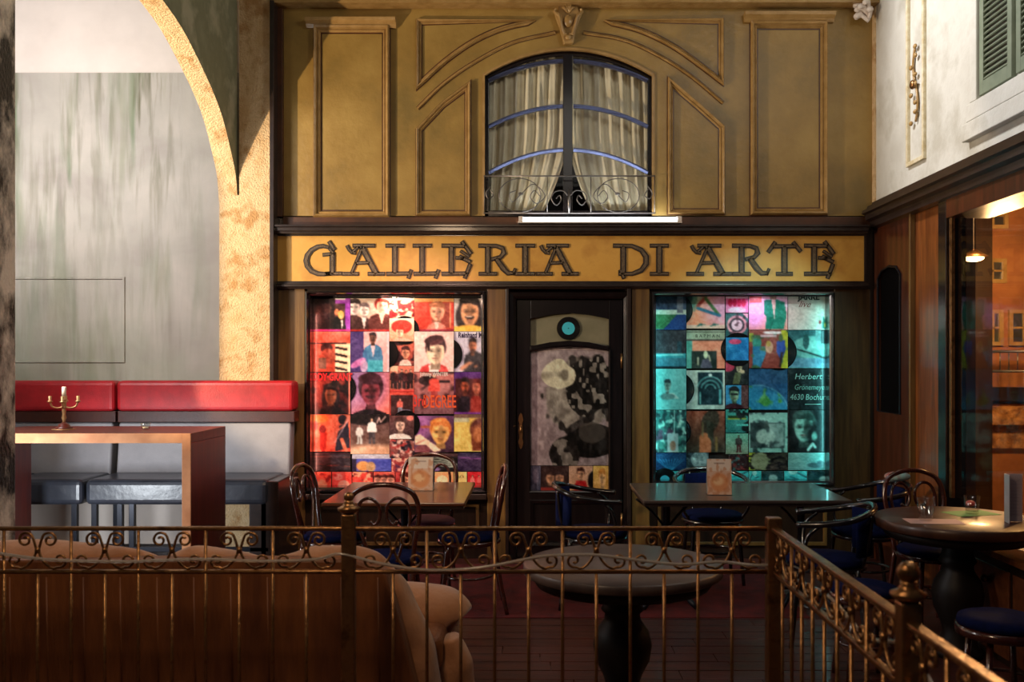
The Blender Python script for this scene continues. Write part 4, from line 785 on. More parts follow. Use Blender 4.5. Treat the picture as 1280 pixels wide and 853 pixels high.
def f(a): a.gr((30,70,110),(20,50,90)); [a.li([(.5,1.1),(.05+.1*k,.35)],.02,(60,150,190)) for k in range(10)]
sleeve((818,566,858,588), 'navy sleeve with fanned rays and chrome lettered title', GB, f, [('Traces',.45,.3,.3,(190,225,225),dict(shear=.4,bold=.003))][:0])
def f(a): a.gr((244,160,124),(246,150,116)); a.el(.96,.25,.45,.7,(236,176,226),soft=1.2,a=.8); a.el(.03,.1,.25,.35,(70,120,110)); a.po([(.0,.3),(.25,0),(.5,0),(.2,.5)],(110,150,130),.6); a.li([(.3,.3),(.48,.06)],.09,(150,50,40)); a.li([(.5,.08),(.84,.58)],.09,(70,110,60)); a.li([(.86,.6),(.3,.38)],.09,(40,110,140)); a.re(0,.9,1,1,(236,200,180)); [a.po([(.25+.35*k,.95),(.35+.35*k,.84),(.5+.35*k,.88)],(50,110,100)) for k in range(2)]
sleeve((858,370,906.2,411), 'orange pink sleeve with tricolour triangle outline', GB, f)
def f(a): a.gr((246,158,126),(244,150,120)); a.re(0,0,.14,1,(96,176,160)); a.re(0,0,1,.26,(160,176,150)); a.re(.0,.03,1,.06,(60,60,56)); a.re(.0,.23,1,.27,(70,60,56)); a.re(.14,.54,.78,1,(34,50,46)); a.el(.5,.64,.06,.1,(210,226,190)); a.po([(.36,.98),(.42,.76),(.6,.76),(.68,.98)],(90,90,110)); a.li([(.3,.9),(.3,.72)],.04,(200,200,170)); a.li([(.62,.8),(.58,.66)],.04,(200,200,170))
sleeve((858,413,906.2,461), 'orange sleeve with spaced letters and small dark singer photo', GB, f, [('B A P M A N',.55,.16,.12,(40,40,40))])
def f(a): a.gr((196,216,206),(170,200,194)); a.re(.3,.05,.94,.88,(20,50,60)); [a.li([(.62+rr*math.cos(t),.5-rr*math.sin(t)) for t in np.linspace(.2,2.9,12)],.03,(110,180,180)) for rr in (.14,.24,.34)]; a.el(.62,.12,.05,.04,(220,240,240)); a.re(.33,.56,.38,.86,(90,160,160)); a.re(.84,.5,.9,.86,(90,180,190)); a.nz(9,26)
sleeve((858,463,906.2,512), 'pale sleeve with glowing vaulted arches picture', GB, f)
def f(a): a.gr((150,84,64),(50,52,44)); a.el(.62,.25,.22,.3,(60,54,44),.5); a.re(.34,.62,.64,1,(170,100,64)); a.el(.49,.65,.15,.12,(176,104,66)); a.li([(.42,.28),(.42,.6)],.04,(120,110,80)); a.po([(.5,.2),(.72,.3),(.7,.8),(.55,.6)],(46,50,40)); a.nz(7,26); a.el(.78,.8,.04,.2,(120,100,60))
sleeve((858,514,906.2,566), 'rust and olive sleeve with a clay bust shape', GB, f)
def f(a): a.gr((40,60,70),(50,70,76)); a.el(.6,.4,.4,.5,(120,150,156)); a.nz(10,60); a.re(.3,.3,.4,.4,(160,210,210))
sleeve((858,566,886,588), 'murky grey teal sleeve with a foggy oval', GB, f)
def f(a): a.gr((240,110,170),(244,140,190)); [a.el(.2+.2*k,.4,.1,.25,(210,30,80)) for k in range(4)]; a.el(.5,.85,.4,.18,(250,220,235)); a.re(0,0,1,.15,(252,230,245))
sleeve((907,370,935.4,391.2), 'small hot pink cover with crimson figures', GB, f)
def f(a): a.gr((60,110,110),(40,100,100)); a.el(.5,.5,.45,.42,(230,160,170)); a.el(.5,.5,.34,.32,(60,50,60)); a.el(.5,.5,.25,.24,(236,200,210)); a.blot(6,(60,30,40),.6,.7); a.po([(.75,0),(1,0),(1,.25)],(240,180,190))
sleeve((907,392,935.4,421), 'small cover with round pink emblem on green', GB, f)
def f(a): a.gr((40,140,190),(30,120,190),.5,.5); a.el(.4,.18,.28,.12,(226,90,130)); a.nz(5,40)
sleeve((907,422,935.4,451), 'small bright blue cover with pink smudge', GB, f)
def f(a): a.gr((40,40,44),(30,40,40)); a.el(.1,.2,.3,.25,(200,70,100)); a.face(.6,.3,.36,(206,196,160),(70,60,40),-.2); a.po([(.4,.5),(.7,.5),(.6,1),(.3,1)],(90,100,70)); a.el(.75,.45,.1,.08,(210,190,150))
sleeve((907,451.6,935.4,481), 'small dark cover with thoughtful man holding his chin', GB, f)
def f(a): a.gr((60,150,200),(50,140,190)); a.face(.38,.42,.56,(120,160,130),(24,30,34),-.5); a.re(.7,0,1,1,(90,60,60)); a.body(.35,.8,.9,(60,24,36)); a.re(.22,.36,.55,.44,(20,24,28))
sleeve((907,481.6,935.4,511), 'small blue cover with man in dark glasses', GB, f)
def f(a): a.gr((70,170,160),(40,120,120)); a.re(.1,.26,.9,.4,(40,70,40)); a.li([(.1,.4),(.9,.4)],.04,(200,210,60)); a.blot(5,(20,30,34),.45); a.re(.5,.62,1,.72,(80,200,190))
sleeve((907,512,935.4,541.5), 'small cover with yellow underlined title and dark heads', GB, f)
def f(a): a.gr((110,190,170),(130,150,130)); a.fig(.58,.5,.85,(50,50,50),(80,40,44),(90,110,90)); a.nz(7,30)
sleeve((907,542,935.4,568), 'small mint cover with spindly toy figure', GB, f)
def f(a): a.gr((40,30,34),(50,24,28)); a.blot(6,(110,50,50),.5); a.blot(8,(60,110,110),.66)
sleeve((911,568.5,935.4,588), 'small blackish cover with red shadows, foot of the narrow column', GB, f)
def f(a): a.gr((236,190,210),(240,150,120),-.2,1); a.el(.12,.6,.3,.4,(230,160,230),soft=1,a=.8); a.re(.02,0,.32,.2,(220,80,70)); a.po([(.4,.12),(.58,.1),(.72,.1),(.92,.18),(.98,.6),(.9,.98),(.42,.98),(.46,.6),(.4,.55)],(30,130,104)); a.po([(.58,.1),(.7,.1),(.66,.68)],(230,196,180)); a.re(.56,0,.7,.1,(150,120,100)); a.li([(.62,.75),(.55,1)],.02,(16,80,66))
sleeve(r2(3,0), 'pink sleeve with figure in green double breasted jacket', GB, f)
def f(a): a.gr((150,86,76),(140,60,50)); a.re(.84,0,1,1,(180,180,50)); a.re(0,.08,.1,.3,(150,170,60)); a.el(.2,.33,.12,.14,(60,150,130)); a.po([(.1,.42),(.4,.42),(.44,.6),(.3,.98),(.1,.98)],(50,130,170)); a.blot(6,(70,110,80),.66); a.el(.52,.45,.1,.16,(216,170,140)); a.el(.5,.35,.06,.08,(196,170,90)); a.po([(.7,.3),(.92,.25),(.95,.5),(.84,.85),(.72,.6)],(50,80,160)); a.el(.82,.2,.06,.1,(90,110,70)); a.li([(.85,.6),(.8,.95)],.06,(60,40,36)); a.el(.6,.06,.24,.04,(240,236,230)); a.re(.3,.12,.7,.17,(210,180,180))
sleeve(r2(3,1), 'busy red sleeve with painted crowd and yellow edge', GB, f)
def f(a): a.gr((36,90,130),(30,70,110)); a.el(.2,1.15,.85,.75,(40,130,170)); a.blot(5,(90,160,60),.56,.8); a.m(((s_ := np.hypot((a.U-.2)/.85,(a.V-1.15)/.75)) > 1.0)*1., (34,84,124)); a.re(.55,0,1,.35,(64,90,110),.4); a.li([(.2+.85*math.cos(t),1.15-.75*math.sin(t)) for t in np.linspace(.1,1.7,16)],.015,(130,200,210)); a.el(.55,.3,.4,.3,(30,60,100),soft=1,a=.4)
sleeve(r2(3,2), 'deep blue sleeve with curved green and blue globe edge', GB, f)
def f(a): a.gr((150,200,190),(130,186,176)); a.re(.04,.26,.92,.88,(50,70,72)); a.el(.42,.6,.24,.2,(150,180,172)); a.re(.5,.28,.9,.86,(120,150,146)); a.el(.46,.6,.22,.2,(160,190,182)); a.blot(8,(40,60,64),.66,.8); a.el(.45,.3,.06,.1,(60,80,80)); a.nz(5,16)
sleeve((936,516,984.6,566), 'mint sleeve with framed grey photo of a bent head', GB, f)
def f(a): a.gr((70,70,60),(60,50,46)); a.re(.0,0,.22,1,(160,180,60)); a.el(.3,.5,.26,.6,(120,130,100)); a.blot(10,(24,20,24),.5); a.el(.28,.5,.22,.5,(130,140,110))
sleeve(r2(3,4), 'brown patterned sleeve with lime band and pale ball', GB, f)
def f(a): a.gr((206,196,186),(196,190,176),1,0); a.el(.2,.6,.4,.4,(226,180,170),soft=1.2,a=.5); a.po([(.84,.95),(.88,.6),(.98,.8),(.98,1)],(30,110,90)); a.el(.8,.78,.03,.06,(150,40,40)); a.el(.95,.86,.04,.08,(220,190,80))
sleeve(r2(4,0), 'beige sleeve with black capitals and the red script word live', GB, f, [('JARRE',.52,.05,.24,(34,34,34),dict(bold=.002)),('live',.4,.26,.26,(120,50,46),dict(shear=.5)),('~',.8,.3,.3,(120,50,46))][:2])
def f(a): a.gr((36,80,84),(90,150,150)); a.el(.6,.45,.5,.3,(120,176,168)); a.re(.7,0,.84,.3,(110,150,150)); a.po([(0,.75),(1,.72),(1,1),(0,1)],(100,140,160)); a.re(.84,0,1,.36,(20,44,48)); a.li([(.22,.5),(.6,.62),(.94,.74)],.035,(20,30,34)); a.el(.45,.3,.08,.2,(40,80,80)); a.nz(5,22)
sleeve(r2(4,1), 'grey teal sleeve with tonearm like diagonal bar', GB, f, [('Anthology',.25,.1,.08,(220,235,230))][:0])
def f(a): a.gr((22,32,34),(18,28,30)); a.nz(8,12)
sleeve(r2(4,2), 'black sleeve with three lines of chalk-like handwriting', GB, f, [('Herbert',.5,.2,.2,(130,170,160),dict(shear=.2)),('Grönemeyer',.56,.46,.19,(110,150,140),dict(shear=.2,sx=.8)),('4630 Bochum',.52,.7,.2,(130,170,160),dict(shear=.15,sx=.82)),('———',.62,.86,.16,(150,190,180),dict(sx=.8))])
def f(a): a.gr((20,24,26),(16,18,20)); a.face(.4,.42,.66,(130,170,158),(50,70,66),.5,dark=.25,big=1.15); a.el(.66,.6,.16,.3,(16,20,22),soft=.5); a.el(.66,.62,.07,.1,(110,150,140),soft=.7); a.li([(.5,.95),(.62,.8),(.68,.88)],.06,(150,180,170))
sleeve(r2(4,3), 'black sleeve with shadowed face emerging from the dark', GB, f)
def f(a): a.gr((120,170,164),(100,150,150)); a.el(.7,.72,.22,.16,(60,90,96)); a.el(.82,.64,.1,.18,(50,76,84)); a.nz(6,18)
sleeve(r2(4,4), 'pale grey teal sleeve with low dark shape', GB, f)
xs2 = [818,834,853,884,912,936,952,980,1009,1035.5]
lb2 = ['small teal cover at the frame end of the bottom row, teal-lit window','small cyan cover behind the blue labelled record','small dark cover behind the orange labelled record','small cyan cover behind the menu holder','small teal cover with white streaks','small cyan cover with crossed dark lines','small dark green cover with lamp shape','small cyan cover with scissors like lines','small navy cover at the wall end of the bottom row']
def mk(k):
    def g(a):
        a.gr((70,200,205),(50,180,190)) if k not in (2,6,8) else a.gr((26,50,54),(30,90,96))
        a.r.seed(k); 
        for q in range(3): a.li([(a.r.rand(),a.r.rand()),(a.r.rand(),a.r.rand())],.07,(20,60,76))
        a.el(a.r.rand(),a.r.rand(),.2,.25,(190,240,236),a=.7); a.nz(4,36)
    return g
for k in range(9): sleeve((xs2[k]+.2, 589, xs2[k+1]-.2, 603.5), lb2[k], GB, mk(k), n=36)
disc(831, 600.5, 15, CY-.004, 'black record with blue label low in the teal-lit window', GD, M['cyan_label'], .4)
disc(866, 597.5, 12, CY-.009, 'black record with orange label low in the teal-lit window', GD, M['orange_label'], .25)
for (px, py, r, lab) in [(922,437,21,'black record peeking out around the bright blue cover'),(973,440,23,'black record peeking out between the busy red and the tonearm sleeve'),(846,487,22,'black record peeking left of the vaulted arches sleeve'),(844,540,20,'black record peeking left of the clay bust sleeve'),(846,388,20,'black record peeking left of the triangle sleeve')]:
    disc(px, py, r, CY-.0085, lab, GD)
# --- door: poster, hanging single, little covers
a = Art(.63, 1.0, (138,126,130), n=120, seed=5); a.gr((184,164,170),(156,136,142)); a.nz(5,16)
bl = a.val(7)*.6+a.val(15)*.4
mask = np.clip((1-np.hypot((a.U-.62)/.46,(a.V-.40)/.33)+(bl-.5)*.5)/.05, 0, 1); a.m(mask, (150,140,134))
a.m(mask*np.clip((bl-.52)/.06,0,1), (52,46,46)); a.m(mask*np.clip((.40-bl)/.06,0,1), (176,166,158))
m2 = np.clip((1-np.hypot((a.U-.78)/.34,(a.V-.32)/.28)+(a.val(9)-.5)*.5)/.05, 0, 1); a.m(m2, (24,20,20)); a.m(m2*np.clip((a.val(22)-.62)/.05,0,1), (150,142,136))
m3 = np.clip((1-np.hypot((a.U-.36)/.24,(a.V-.22)/.13)+(a.val(8)-.5)*.5)/.08, 0, 1); a.m(m3, (246,238,212)); a.m(m3*np.clip((a.val(9)-.62)/.2,0,1), (150,140,126))
m4 = np.clip((1-np.hypot((a.U-.75)/.40,(a.V-.80)/.14)+(a.val(6)-.5)*.4)/.05, 0, 1); a.m(m4, (20,16,16)); m5 = np.clip((1-np.hypot((a.U-.42)/.20,(a.V-.93)/.16)+(a.val(8)-.5)*.5)/.05, 0, 1); a.m(m5, (34,28,28)); a.m(m5*np.clip((a.val(16)-.6)/.05,0,1), (130,120,116))
a.nz(26, 60); m6 = np.clip((1-np.hypot((a.U-.80)/.17,(a.V-.72)/.10)+(a.val(8)-.5)*.4)/.06, 0, 1); a.m(m6, (92,84,80), .7)
Yp = DY+.022; p = art_mesh('poster', a, WX(761,Yp)-WX(663,Yp), WZ(436,Yp)-WZ(582,Yp), .003); p.location = ((WX(761,Yp)+WX(663,Yp))/2, Yp, WZ(582,Yp)); tag(p, 'large black and grey blotched print behind the glass of the black door', 'poster')
b = MB(); b.box(X(663), X(761), DY+.012, DY+.016, Z(614), Z(437)); b.build('pane', M['glass'], d1)
disc(710.5, 410.7, 14.5, DY+.02, 'small black record with bright blue label at the top of the door', 'single on the door', M['cyan_label'], .55)
GC = 'small covers at the foot of the door glass'
def f(a): a.gr((80,76,96),(60,60,80)); a.el(.5,.4,.3,.3,(120,110,130)); a.nz(6,30)
sleeve((663,582.5,676,614), 'small grey violet cover behind the door glass', GC, f, Y=DY+.022, n=40)
def f(a): a.gr((60,40,40),(40,24,24)); a.face(.34,.5,.42,(206,150,120),(50,30,28),.3,long=.3); a.face(.68,.5,.42,(196,140,112),(40,24,24),-.3,long=.3); a.re(0,.88,1,1,(130,40,36))
sleeve((676,582.5,711,614), 'small dark cover with two heads together behind the door glass', GC, f, Y=DY+.022, n=44)
def f(a): a.gr((200,160,140),(190,140,110)); a.face(.5,.34,.42,(214,160,130),(60,30,26),.3); a.po([(.2,1),(.3,.6),(.7,.6),(.85,1)],(170,30,34)); a.el(1.05,.6,.25,.4,(16,12,14))
sleeve((711,582.5,741,614), 'small cover with person in red top behind the door glass', GC, f, Y=DY+.022, n=44)
def f(a): a.gr((206,166,90),(190,140,80)); a.face(.6,.5,.6,(226,170,120),(170,110,50),-.3)
sleeve((741,582.5,761,614), 'small yellow cover with blond head behind the door glass', GC, f, Y=DY+.022, n=44)
# display lamps inside the boxes, then added washes from the room
def strip(name, px, py, L_, power, col, tx, ty, vertical=False):
    Y = FY+.012; light(name, 'AREA', (WX(px,Y), Y, WZ(py,Y)), power*.55, col, (WX(tx,Y), CY, WZ(ty,Y)), size=.02 if vertical else L_, size_y=L_ if vertical else .02)
for nm, xa, xb, ya, yb, col, hot in (('red', 390, 605, 371, 612, (1,.36,.27), (1,.66,.5)), ('teal', 818, 1035, 370, 603, (.2,.85,.85), (.95,.65,1))):
    xm, ym = (xa+xb)/2, (ya+yb)/2; t = nm == 'teal'
    strip(nm+'_window_top_lamp', xm-(10 if not t else 4), ya+1, .5, 9, hot, xm, ya+60)
    strip(nm+'_window_foot_lamp', xm, yb-1, 1.2, 9, col, xm, yb-50)
    strip(nm+'_window_side_lamp', xa+1, ym, 1.3, 5, col, xa+60, ym, True); strip(nm+'_window_side_lamp', xb-1, ym, 1.3, 5, col if t else (1,.75,.7), xb-60, ym, True)
light('red_wash', 'SPOT', (-.9, 5.3, 3.3), 200, (1,.6,.5), (-1.1, 7.78, 1.3), size=.08, spot=46, blend=.5)  # added spot outside the box, evens the light on the covers
light('teal_wash', 'SPOT', (2.1, 5.3, 3.3), 150, (.6,1,.97), (1.75, 7.78, 1.3), size=.08, spot=44, blend=.5)  # same kind of added wash for the teal-lit covers
# ================================================================ FURNITURE
# ---- leather bench along the wall
BYF, BYB = 6.94, 7.46
bn = empty('wall_bench', (-2.6, 7.2, 0), label='long high wall bench with red headrest, grey back and black leather seat', cat='bench')
def rel(o, root): o.location = (-root.location.x, -root.location.y, -root.location.z); return o
xL, xS, xR = -4.9, -3.30, X(369, BYB)
def bpart(name, m, x0, x1, y0, y1, z0, z1, bev=.02, slant=0):
    b = MB(); b.box(x0, x1, y0, y1, z0, z1); b.v = [(x, y-(slant*(z1-z)/(z1-z0)), z) for x, y, z in b.v]; return rel(b.build(name, m, bn, bev, seg=3), bn)
zt_ = Z(476, BYB)
for a, c in ((xL, xS-.008), (xS+.008, xR)):
    hb = bpart('headrest', M['red_leather'], a, c, BYB-.05, BYB+.13, Z(514,BYB), zt_, .035)
    bpart('headrest_band', M['brown_leather'], a, c, BYB-.02, BYB+.13, Z(528,BYB), Z(514,BYB), .006)
    bpart('backrest', M['grey_leather'], a, c-.03, BYB, BYB+.12, .70, Z(528,BYB), .02, .05)
for a, c in ((xL, -3.92), (-3.91, -3.335), (-3.315, X(335,BYF))):
    bpart('seat', M['black_leather'], a, c, BYF, BYB+.05, Z(632,BYF), .735, .04)
for px in (93, 118, 150, 165, 330):
    x = X(px, BYF+.03); bpart('leg', M['metal_black'], x-.02, x+.02, BYF+.02, BYF+.06, 0, .56, .003)
for x in (-3.3, -2.0): bpart('leg', M['metal_black'], x-.02, x+.02, BYB-.04, BYB, 0, .56, .003)
b = MB(); b.box(xL, X(335,BYF), BYF+.02, BYF+.05, .20, .235); rel(b.build('foot_rail', M['metal_black'], bn, .004), bn)
b = MB(); b.box(X(335,BYB), xR, BYB-.5, BYB+.1, .0, .72); b.v = [(x, y, z) for x, y, z in b.v]; rel(b.build('end_panel', M['dark_trim'], bn, .01), bn)
for o in bn.children:
    pass
# ---- high table with slab legs
ht = empty('high_table', (-3.2, 6.3, 0), label='high oak-edged table with reddish slab leg standing before the red bench', cat='table')
TX0, TX1, TY0, TY1, TZ = -3.62, X(282, 6.68), 6.0, 6.68, 1.147
def hp(name, m, *a, bev=.003): b = MB(); b.box(*a); return rel(b.build(name, m, ht, bev), ht)
hp('tabletop', M['table_side'], TX0, TX1, TY0+.012, TY1, TZ-.062, TZ); hp('slab_leg', M['table_side'], TX1-.055, TX1, TY0+.012, TY1, 0, TZ-.062); hp('slab_leg', M['table_side'], TX0, TX0+.055, TY0+.012, TY1, 0, TZ-.062)
hp('front_edging', M['edge_wood'], TX0, TX1-.055, TY0, TY0+.012, TZ-.062, TZ, bev=.001); hp('front_edging', M['edge_wood'], TX1-.055, TX1, TY0, TY0+.012, 0, TZ, bev=.001)
# bar stools half hidden under the high table
# ---- candelabra
cy = 6.35; ca = empty('candelabra', (WX(80,cy), cy, TZ), label='small brass five armed candelabra with a candle standing on the high table', cat='candelabra')
M['pale_gold'] = mat('pale_gold', (206,170,120), (170,120,80), 20, .35, metal=.6); M['wax'] = mat('wax', (236,226,206), rough=.5)
b = MB(); b.lathe([(.052,0),(.056,.012),(.04,.02),(.034,.035),(.02,.042),(.010,.05)]); b.build('base', M['table_side'], ca)
b = MB(); b.lathe([(.075,0),(.078,.003),(.05,.005)], n=20); b.build('saucer', M['pale_gold'], ca)
b = MB(); b.lathe([(.012,.04),(.009,.06),(.016,.08),(.010,.10),(.013,.13),(.008,.15),(.014,.17),(.018,.19),(.008,.20)], n=12); b.build('stem', M['pale_gold'], ca)
for k in range(4):
    a = math.pi*k/2+.35; c_, s_ = math.cos(a), math.sin(a)
    b = MB(); b.tube(catmull([(0,0,.155),(.035*c_,.035*s_,.145),(.07*c_,.07*s_,.155),(.085*c_,.085*s_,.185)],5), .006, 8); b.build('arm', M['pale_gold'], ca)
    b = MB(); b.lathe([(.006,.18),(.018,.188),(.018,.192),(.009,.195),(.011,.225),(.007,.226)], (.085*c_,.085*s_,0), 12); b.build('cup', M['pale_gold'], ca)
b = MB(); b.lathe([(.008,.19),(.022,.20),(.022,.204),(.012,.207),(.014,.23)], n=12); b.build('centre_cup', M['pale_gold'], ca)
b = MB(); b.lathe([(.014,.225),(.014,.285),(.010,.288)], n=12); b.build('candle', M['wax'], ca)
gt = empty('tealight_glass', (WX(182,6.35), 6.35, TZ), label='small round tealight glass on the high table', cat='glass')
b = MB(); b.lathe([(.020,.0),(.027,.008),(.033,.045),(.031,.045),(.025,.010),(.018,.006)], n=18); b.build('bowl', M['clear'], gt)
b = MB(); b.lathe([(.018,.007),(.019,.018)], n=14); b.build('tealight', M['wax'], gt)
# ---- lower wall skirting, white
b = MB(); b.box(-6.5, X(337), FY-.02, FY, 0, .12); tag(b.build('baseboard_back', M['dark_trim'], None), kind='structure')
# ---- dining tables
def rect_table(x0, x1, y0, y1, mt, label, z=.75):
    cx, cyy = (x0+x1)/2, (y0+y1)/2; t = empty('dining_table', (cx, cyy, 0), label=label, cat='table'); hx, hy = (x1-x0)/2, (y1-y0)/2
    b = MB(); b.box(-hx, hx, -hy, hy, z-.022, z); b.build('tabletop', mt, t, .005)
    b = MB(); b.box(-hx+.008, hx-.008, -hy+.008, hy-.008, z-.04, z-.023); b.build('underframe', M['dark_trim'], t)
    for sx in ((-1, 1) if hx > .5 else (0,)):
        cxx = sx*(hx-.2)
        b = MB(); b.lathe([(.03,.02),(.022,.10),(.02,.4),(.026,.66),(.06,.71)], (cxx,0,0), 14); b.build('column', M['metal_black'], t)
        for a in range(4):
            an = math.pi/4+a*math.pi/2; b = MB(); b.tube(catmull([(cxx,0,.09),(cxx+.12*math.cos(an),.12*math.sin(an),.10),(cxx+.24*math.cos(an),.24*math.sin(an),.02)],4), [.018]*8+[.014], 8); b.build('foot', M['metal_black'], t)
        for a in range(2):
            b = MB(); b.tube(catmull([(cxx-.2+.4*a,0,.70),(cxx-.1+.2*a,0,.62),(cxx,0,.50)],4), .008, 8); b.build('brace', M['metal_black'], t)
    return t
rect_table(-1.29, -.425, 5.70, 6.69, M['table_wood'], 'brown wooden dining table before the red-lit record window')
rect_table(.665, 1.95, 5.80, 6.64, M['table_grey'], 'long greyish dining table before the teal-lit record window')
# menu holders
def menu(px, pyb, pyt, w_px, Y, label, print_col=(206,140,96)):
    e = empty('menu_holder', (WX(px,Y), Y, .75), -.05, label=label, cat='menu holder'); w_ = w_px*Y/F; h = (pyb-pyt)*Y/F
    a = Art(w_, h, (214,196,184), n=46, seed=int(px)); a.re(0,.34,1,1,(206,170,150)); a.el(.5,.66,.38,.27,print_col,soft=.3); a.el(.45,.62,.22,.12,(226,190,150),soft=.6,a=.8); a.blot(7,(180,110,70),.6,.5); a.li([(.3,.12),(.7,.12)],.02,(90,70,70),.8)
    o = art_mesh('card', a, w_, h, .002, e); o.location = (0,-.02,.004); o.rotation_euler = (-.10,0,0)
    o2 = art_mesh('back_card', a, w_, h, .002, e); o2.location = (0,.045,.004); o2.rotation_euler = (-.10,0,math.pi); 
    b = MB(); b.box(-w_/2-.004, w_/2+.004, -.03, .05, 0, .004); b.build('base', M['clear'], e)
menu(526, 612, 571, 31, 6.25, 'pale menu holder on the brown wooden table')
menu(899, 615, 571, 30, 6.05, 'pale menu holder on the long greyish table')
# ---- round tables
def round_table(x, y, r, z, mt, label, thick=.045, ft_=1):
    t = empty('round_table', (x, y, 0), label=label, cat='table')
    b = MB(); b.lathe([(r-.01,z-thick),(r,z-thick+.006),(r,z-.006),(r-.008,z)], n=48); b.build('tabletop', mt, t)
    b = MB(); b.lathe([(r-.06,z-thick-.05),(r-.03,z-thick)], n=40); b.build('apron', M['pedestal'], t)
    k = z/.68
    b = MB(); b.lathe([(.20*ft_,0),(.21*ft_,.03),(.16*ft_,.05),(.10,.08),(.075,.12),(.09,.17),(.125,.24),(.135,.31),(.12,.37),(.085,.42),(.08,.45),(.10,.47),(.085,.49),(.075,.54),(.085,.58),(.15,.60*1)], n=28); b.v = [(a, c, d*k) for a, c, d in b.v]; b.build('pedestal', M['pedestal'], t)
    return t
M['round_grey'] = mat('worn_grey_round_top', (96,80,74), (74,62,60), 6, .42, coat=.1); M['round_brown'] = mat('dark_brown_round_top', (82,48,30), (60,34,22), 5, .4, coat=.15, stretch=(.5,4,1))
round_table(WX(778,4.33), 4.33, .455, .68, M['round_grey'], 'round greyish pedestal table right behind the brass railing')
round_table(WX(1197,5.15), 5.15, .43, .75, M['round_brown'], 'round dark brown pedestal table carrying two drinking glasses', .055, .62)
# glasses, coasters, table tent
def tumbler(px, Y, r, h, label, tint):
    e = empty('drinking_glass', (WX(px,Y), Y, .752), label=label, cat='glass')
    b = MB(); b.lathe([(r*.72,0),(r*.78,.008),(r,h),(r*.93,h),(r*.70,.016),(.002,.014)], n=22); b.build('tumbler', M['clear'], e)
    if tint: b = MB(); b.lathe([(r*.7,.015),(r*.80,h*.45)], n=20); b.build('drink', mat('drink', tint, rough=.1), e)
M['pink_paper'] = mat('pink_paper', (196,160,156), rough=.7); M['green_paper'] = mat('green_paper', (96,150,80), rough=.7)
def mat_card(px0, px1, Y, d, m, label, rz):
    w_ = (px1-px0)*Y/F; e = MB(); e.box(-w_/2, w_/2, -d/2, d/2, 0, .0015); o = e.build('paper_mat', m, None); o.location = (WX((px0+px1)/2,Y), Y, .7504); o.rotation_euler = (0,0,rz); tag(o, label, 'paper mat')
mat_card(1134, 1200, 5.03, .16, M['pink_paper'], 'pinkish paper mat under the clear drinking glass', -.1)
mat_card(1184, 1243, 5.3, .17, M['green_paper'], 'green paper mat under the farther drinking glass', .25)
tumbler(1157, 5.06, .045, .125, 'clear empty drinking glass on the pinkish mat', None)
tumbler(1215, 5.28, .045, .10, 'drinking glass with a red slice on the green mat', None)
b = MB(); b.ball((WX(1213,5.28), 5.28, .81), .022, 10, 7, (1.2,1,.8)); tag(b.build('fruit_slice', mat('red_fruit', (190,60,50), rough=.4), None), 'red fruit slice inside the drinking glass on the green mat', 'fruit')
tt = empty('table_tent', (WX(1262,5.0), 5.0, .752), .5, label='tall folded pale card standing on the round brown table near the big window', cat='card')
a = Art(.1, .24, (176,160,166), n=40, seed=3); [a.li([(.15,.15+.07*k),(.85,.15+.07*k)],.018,(120,104,112),.6) for k in range(11)]
for k, (rz, dx) in enumerate(((.9,-.02),(-.75,.035))): o = art_mesh('card', a, .085, .255, .002, tt); o.rotation_euler = (0,0,rz); o.location = (dx,0,0)
# ---- bentwood chairs (face +Y)
def legs(t, m, pts):
    for p in pts: b = MB(); b.tube(catmull(p, 5), [.017-.004*i/(5*(len(p)-1)) for i in range(5*(len(p)-1)+1)], 8); b.build('leg', m, t)
def bent_chair(m, cushion):
    t = empty('bentwood_chair', (0,0,0))
    b = MB(); b.lathe([(.19,.425),(.205,.432),(.205,.452),(.19,.458)], n=30); b.build('seat_frame', m, t)
    b = MB(); b.lathe([(.175,.455),(.198,.462),(.20,.482),(.18,.495),(.08,.502)], n=30); b.build('seat', cushion, t)
    legs(t, m, [[(s*.15,.14,.43),(s*.165,.16,.22),(s*.18,.185,0)] for s in (-1,1)]+[[(s*.155,-.15,.45),(s*.165,-.19,.22),(s*.18,-.235,0)] for s in (-1,1)])
    b = MB(); b.tube([(.155*math.cos(a), .155*math.sin(a), .22) for a in np.linspace(0, 2*math.pi, 25)[:-1]], .009, 8, True); b.build('stretcher', m, t)
    b = MB(); b.tube(catmull([(-.155,-.15,.44),(-.17,-.175,.60),(-.195,-.20,.76),(-.165,-.225,.87),(-.08,-.235,.915),(0,-.237,.925),(.08,-.235,.915),(.165,-.225,.87),(.195,-.20,.76),(.17,-.175,.60),(.155,-.15,.44)], 5), .0145, 10); b.build('backrest', m, t)
    for s in (-1, 1):
        b = MB(); b.tube(catmull([(s*.06,-.17,.46),(s*.10,-.185,.58),(s*.145,-.205,.72),(s*.13,-.222,.82),(s*.075,-.23,.85),(s*.025,-.228,.81),(s*.02,-.22,.74),(s*.05,-.214,.70),(s*.078,-.214,.72)], 5), .0095, 8); b.build('back_scroll', m, t)
    return t
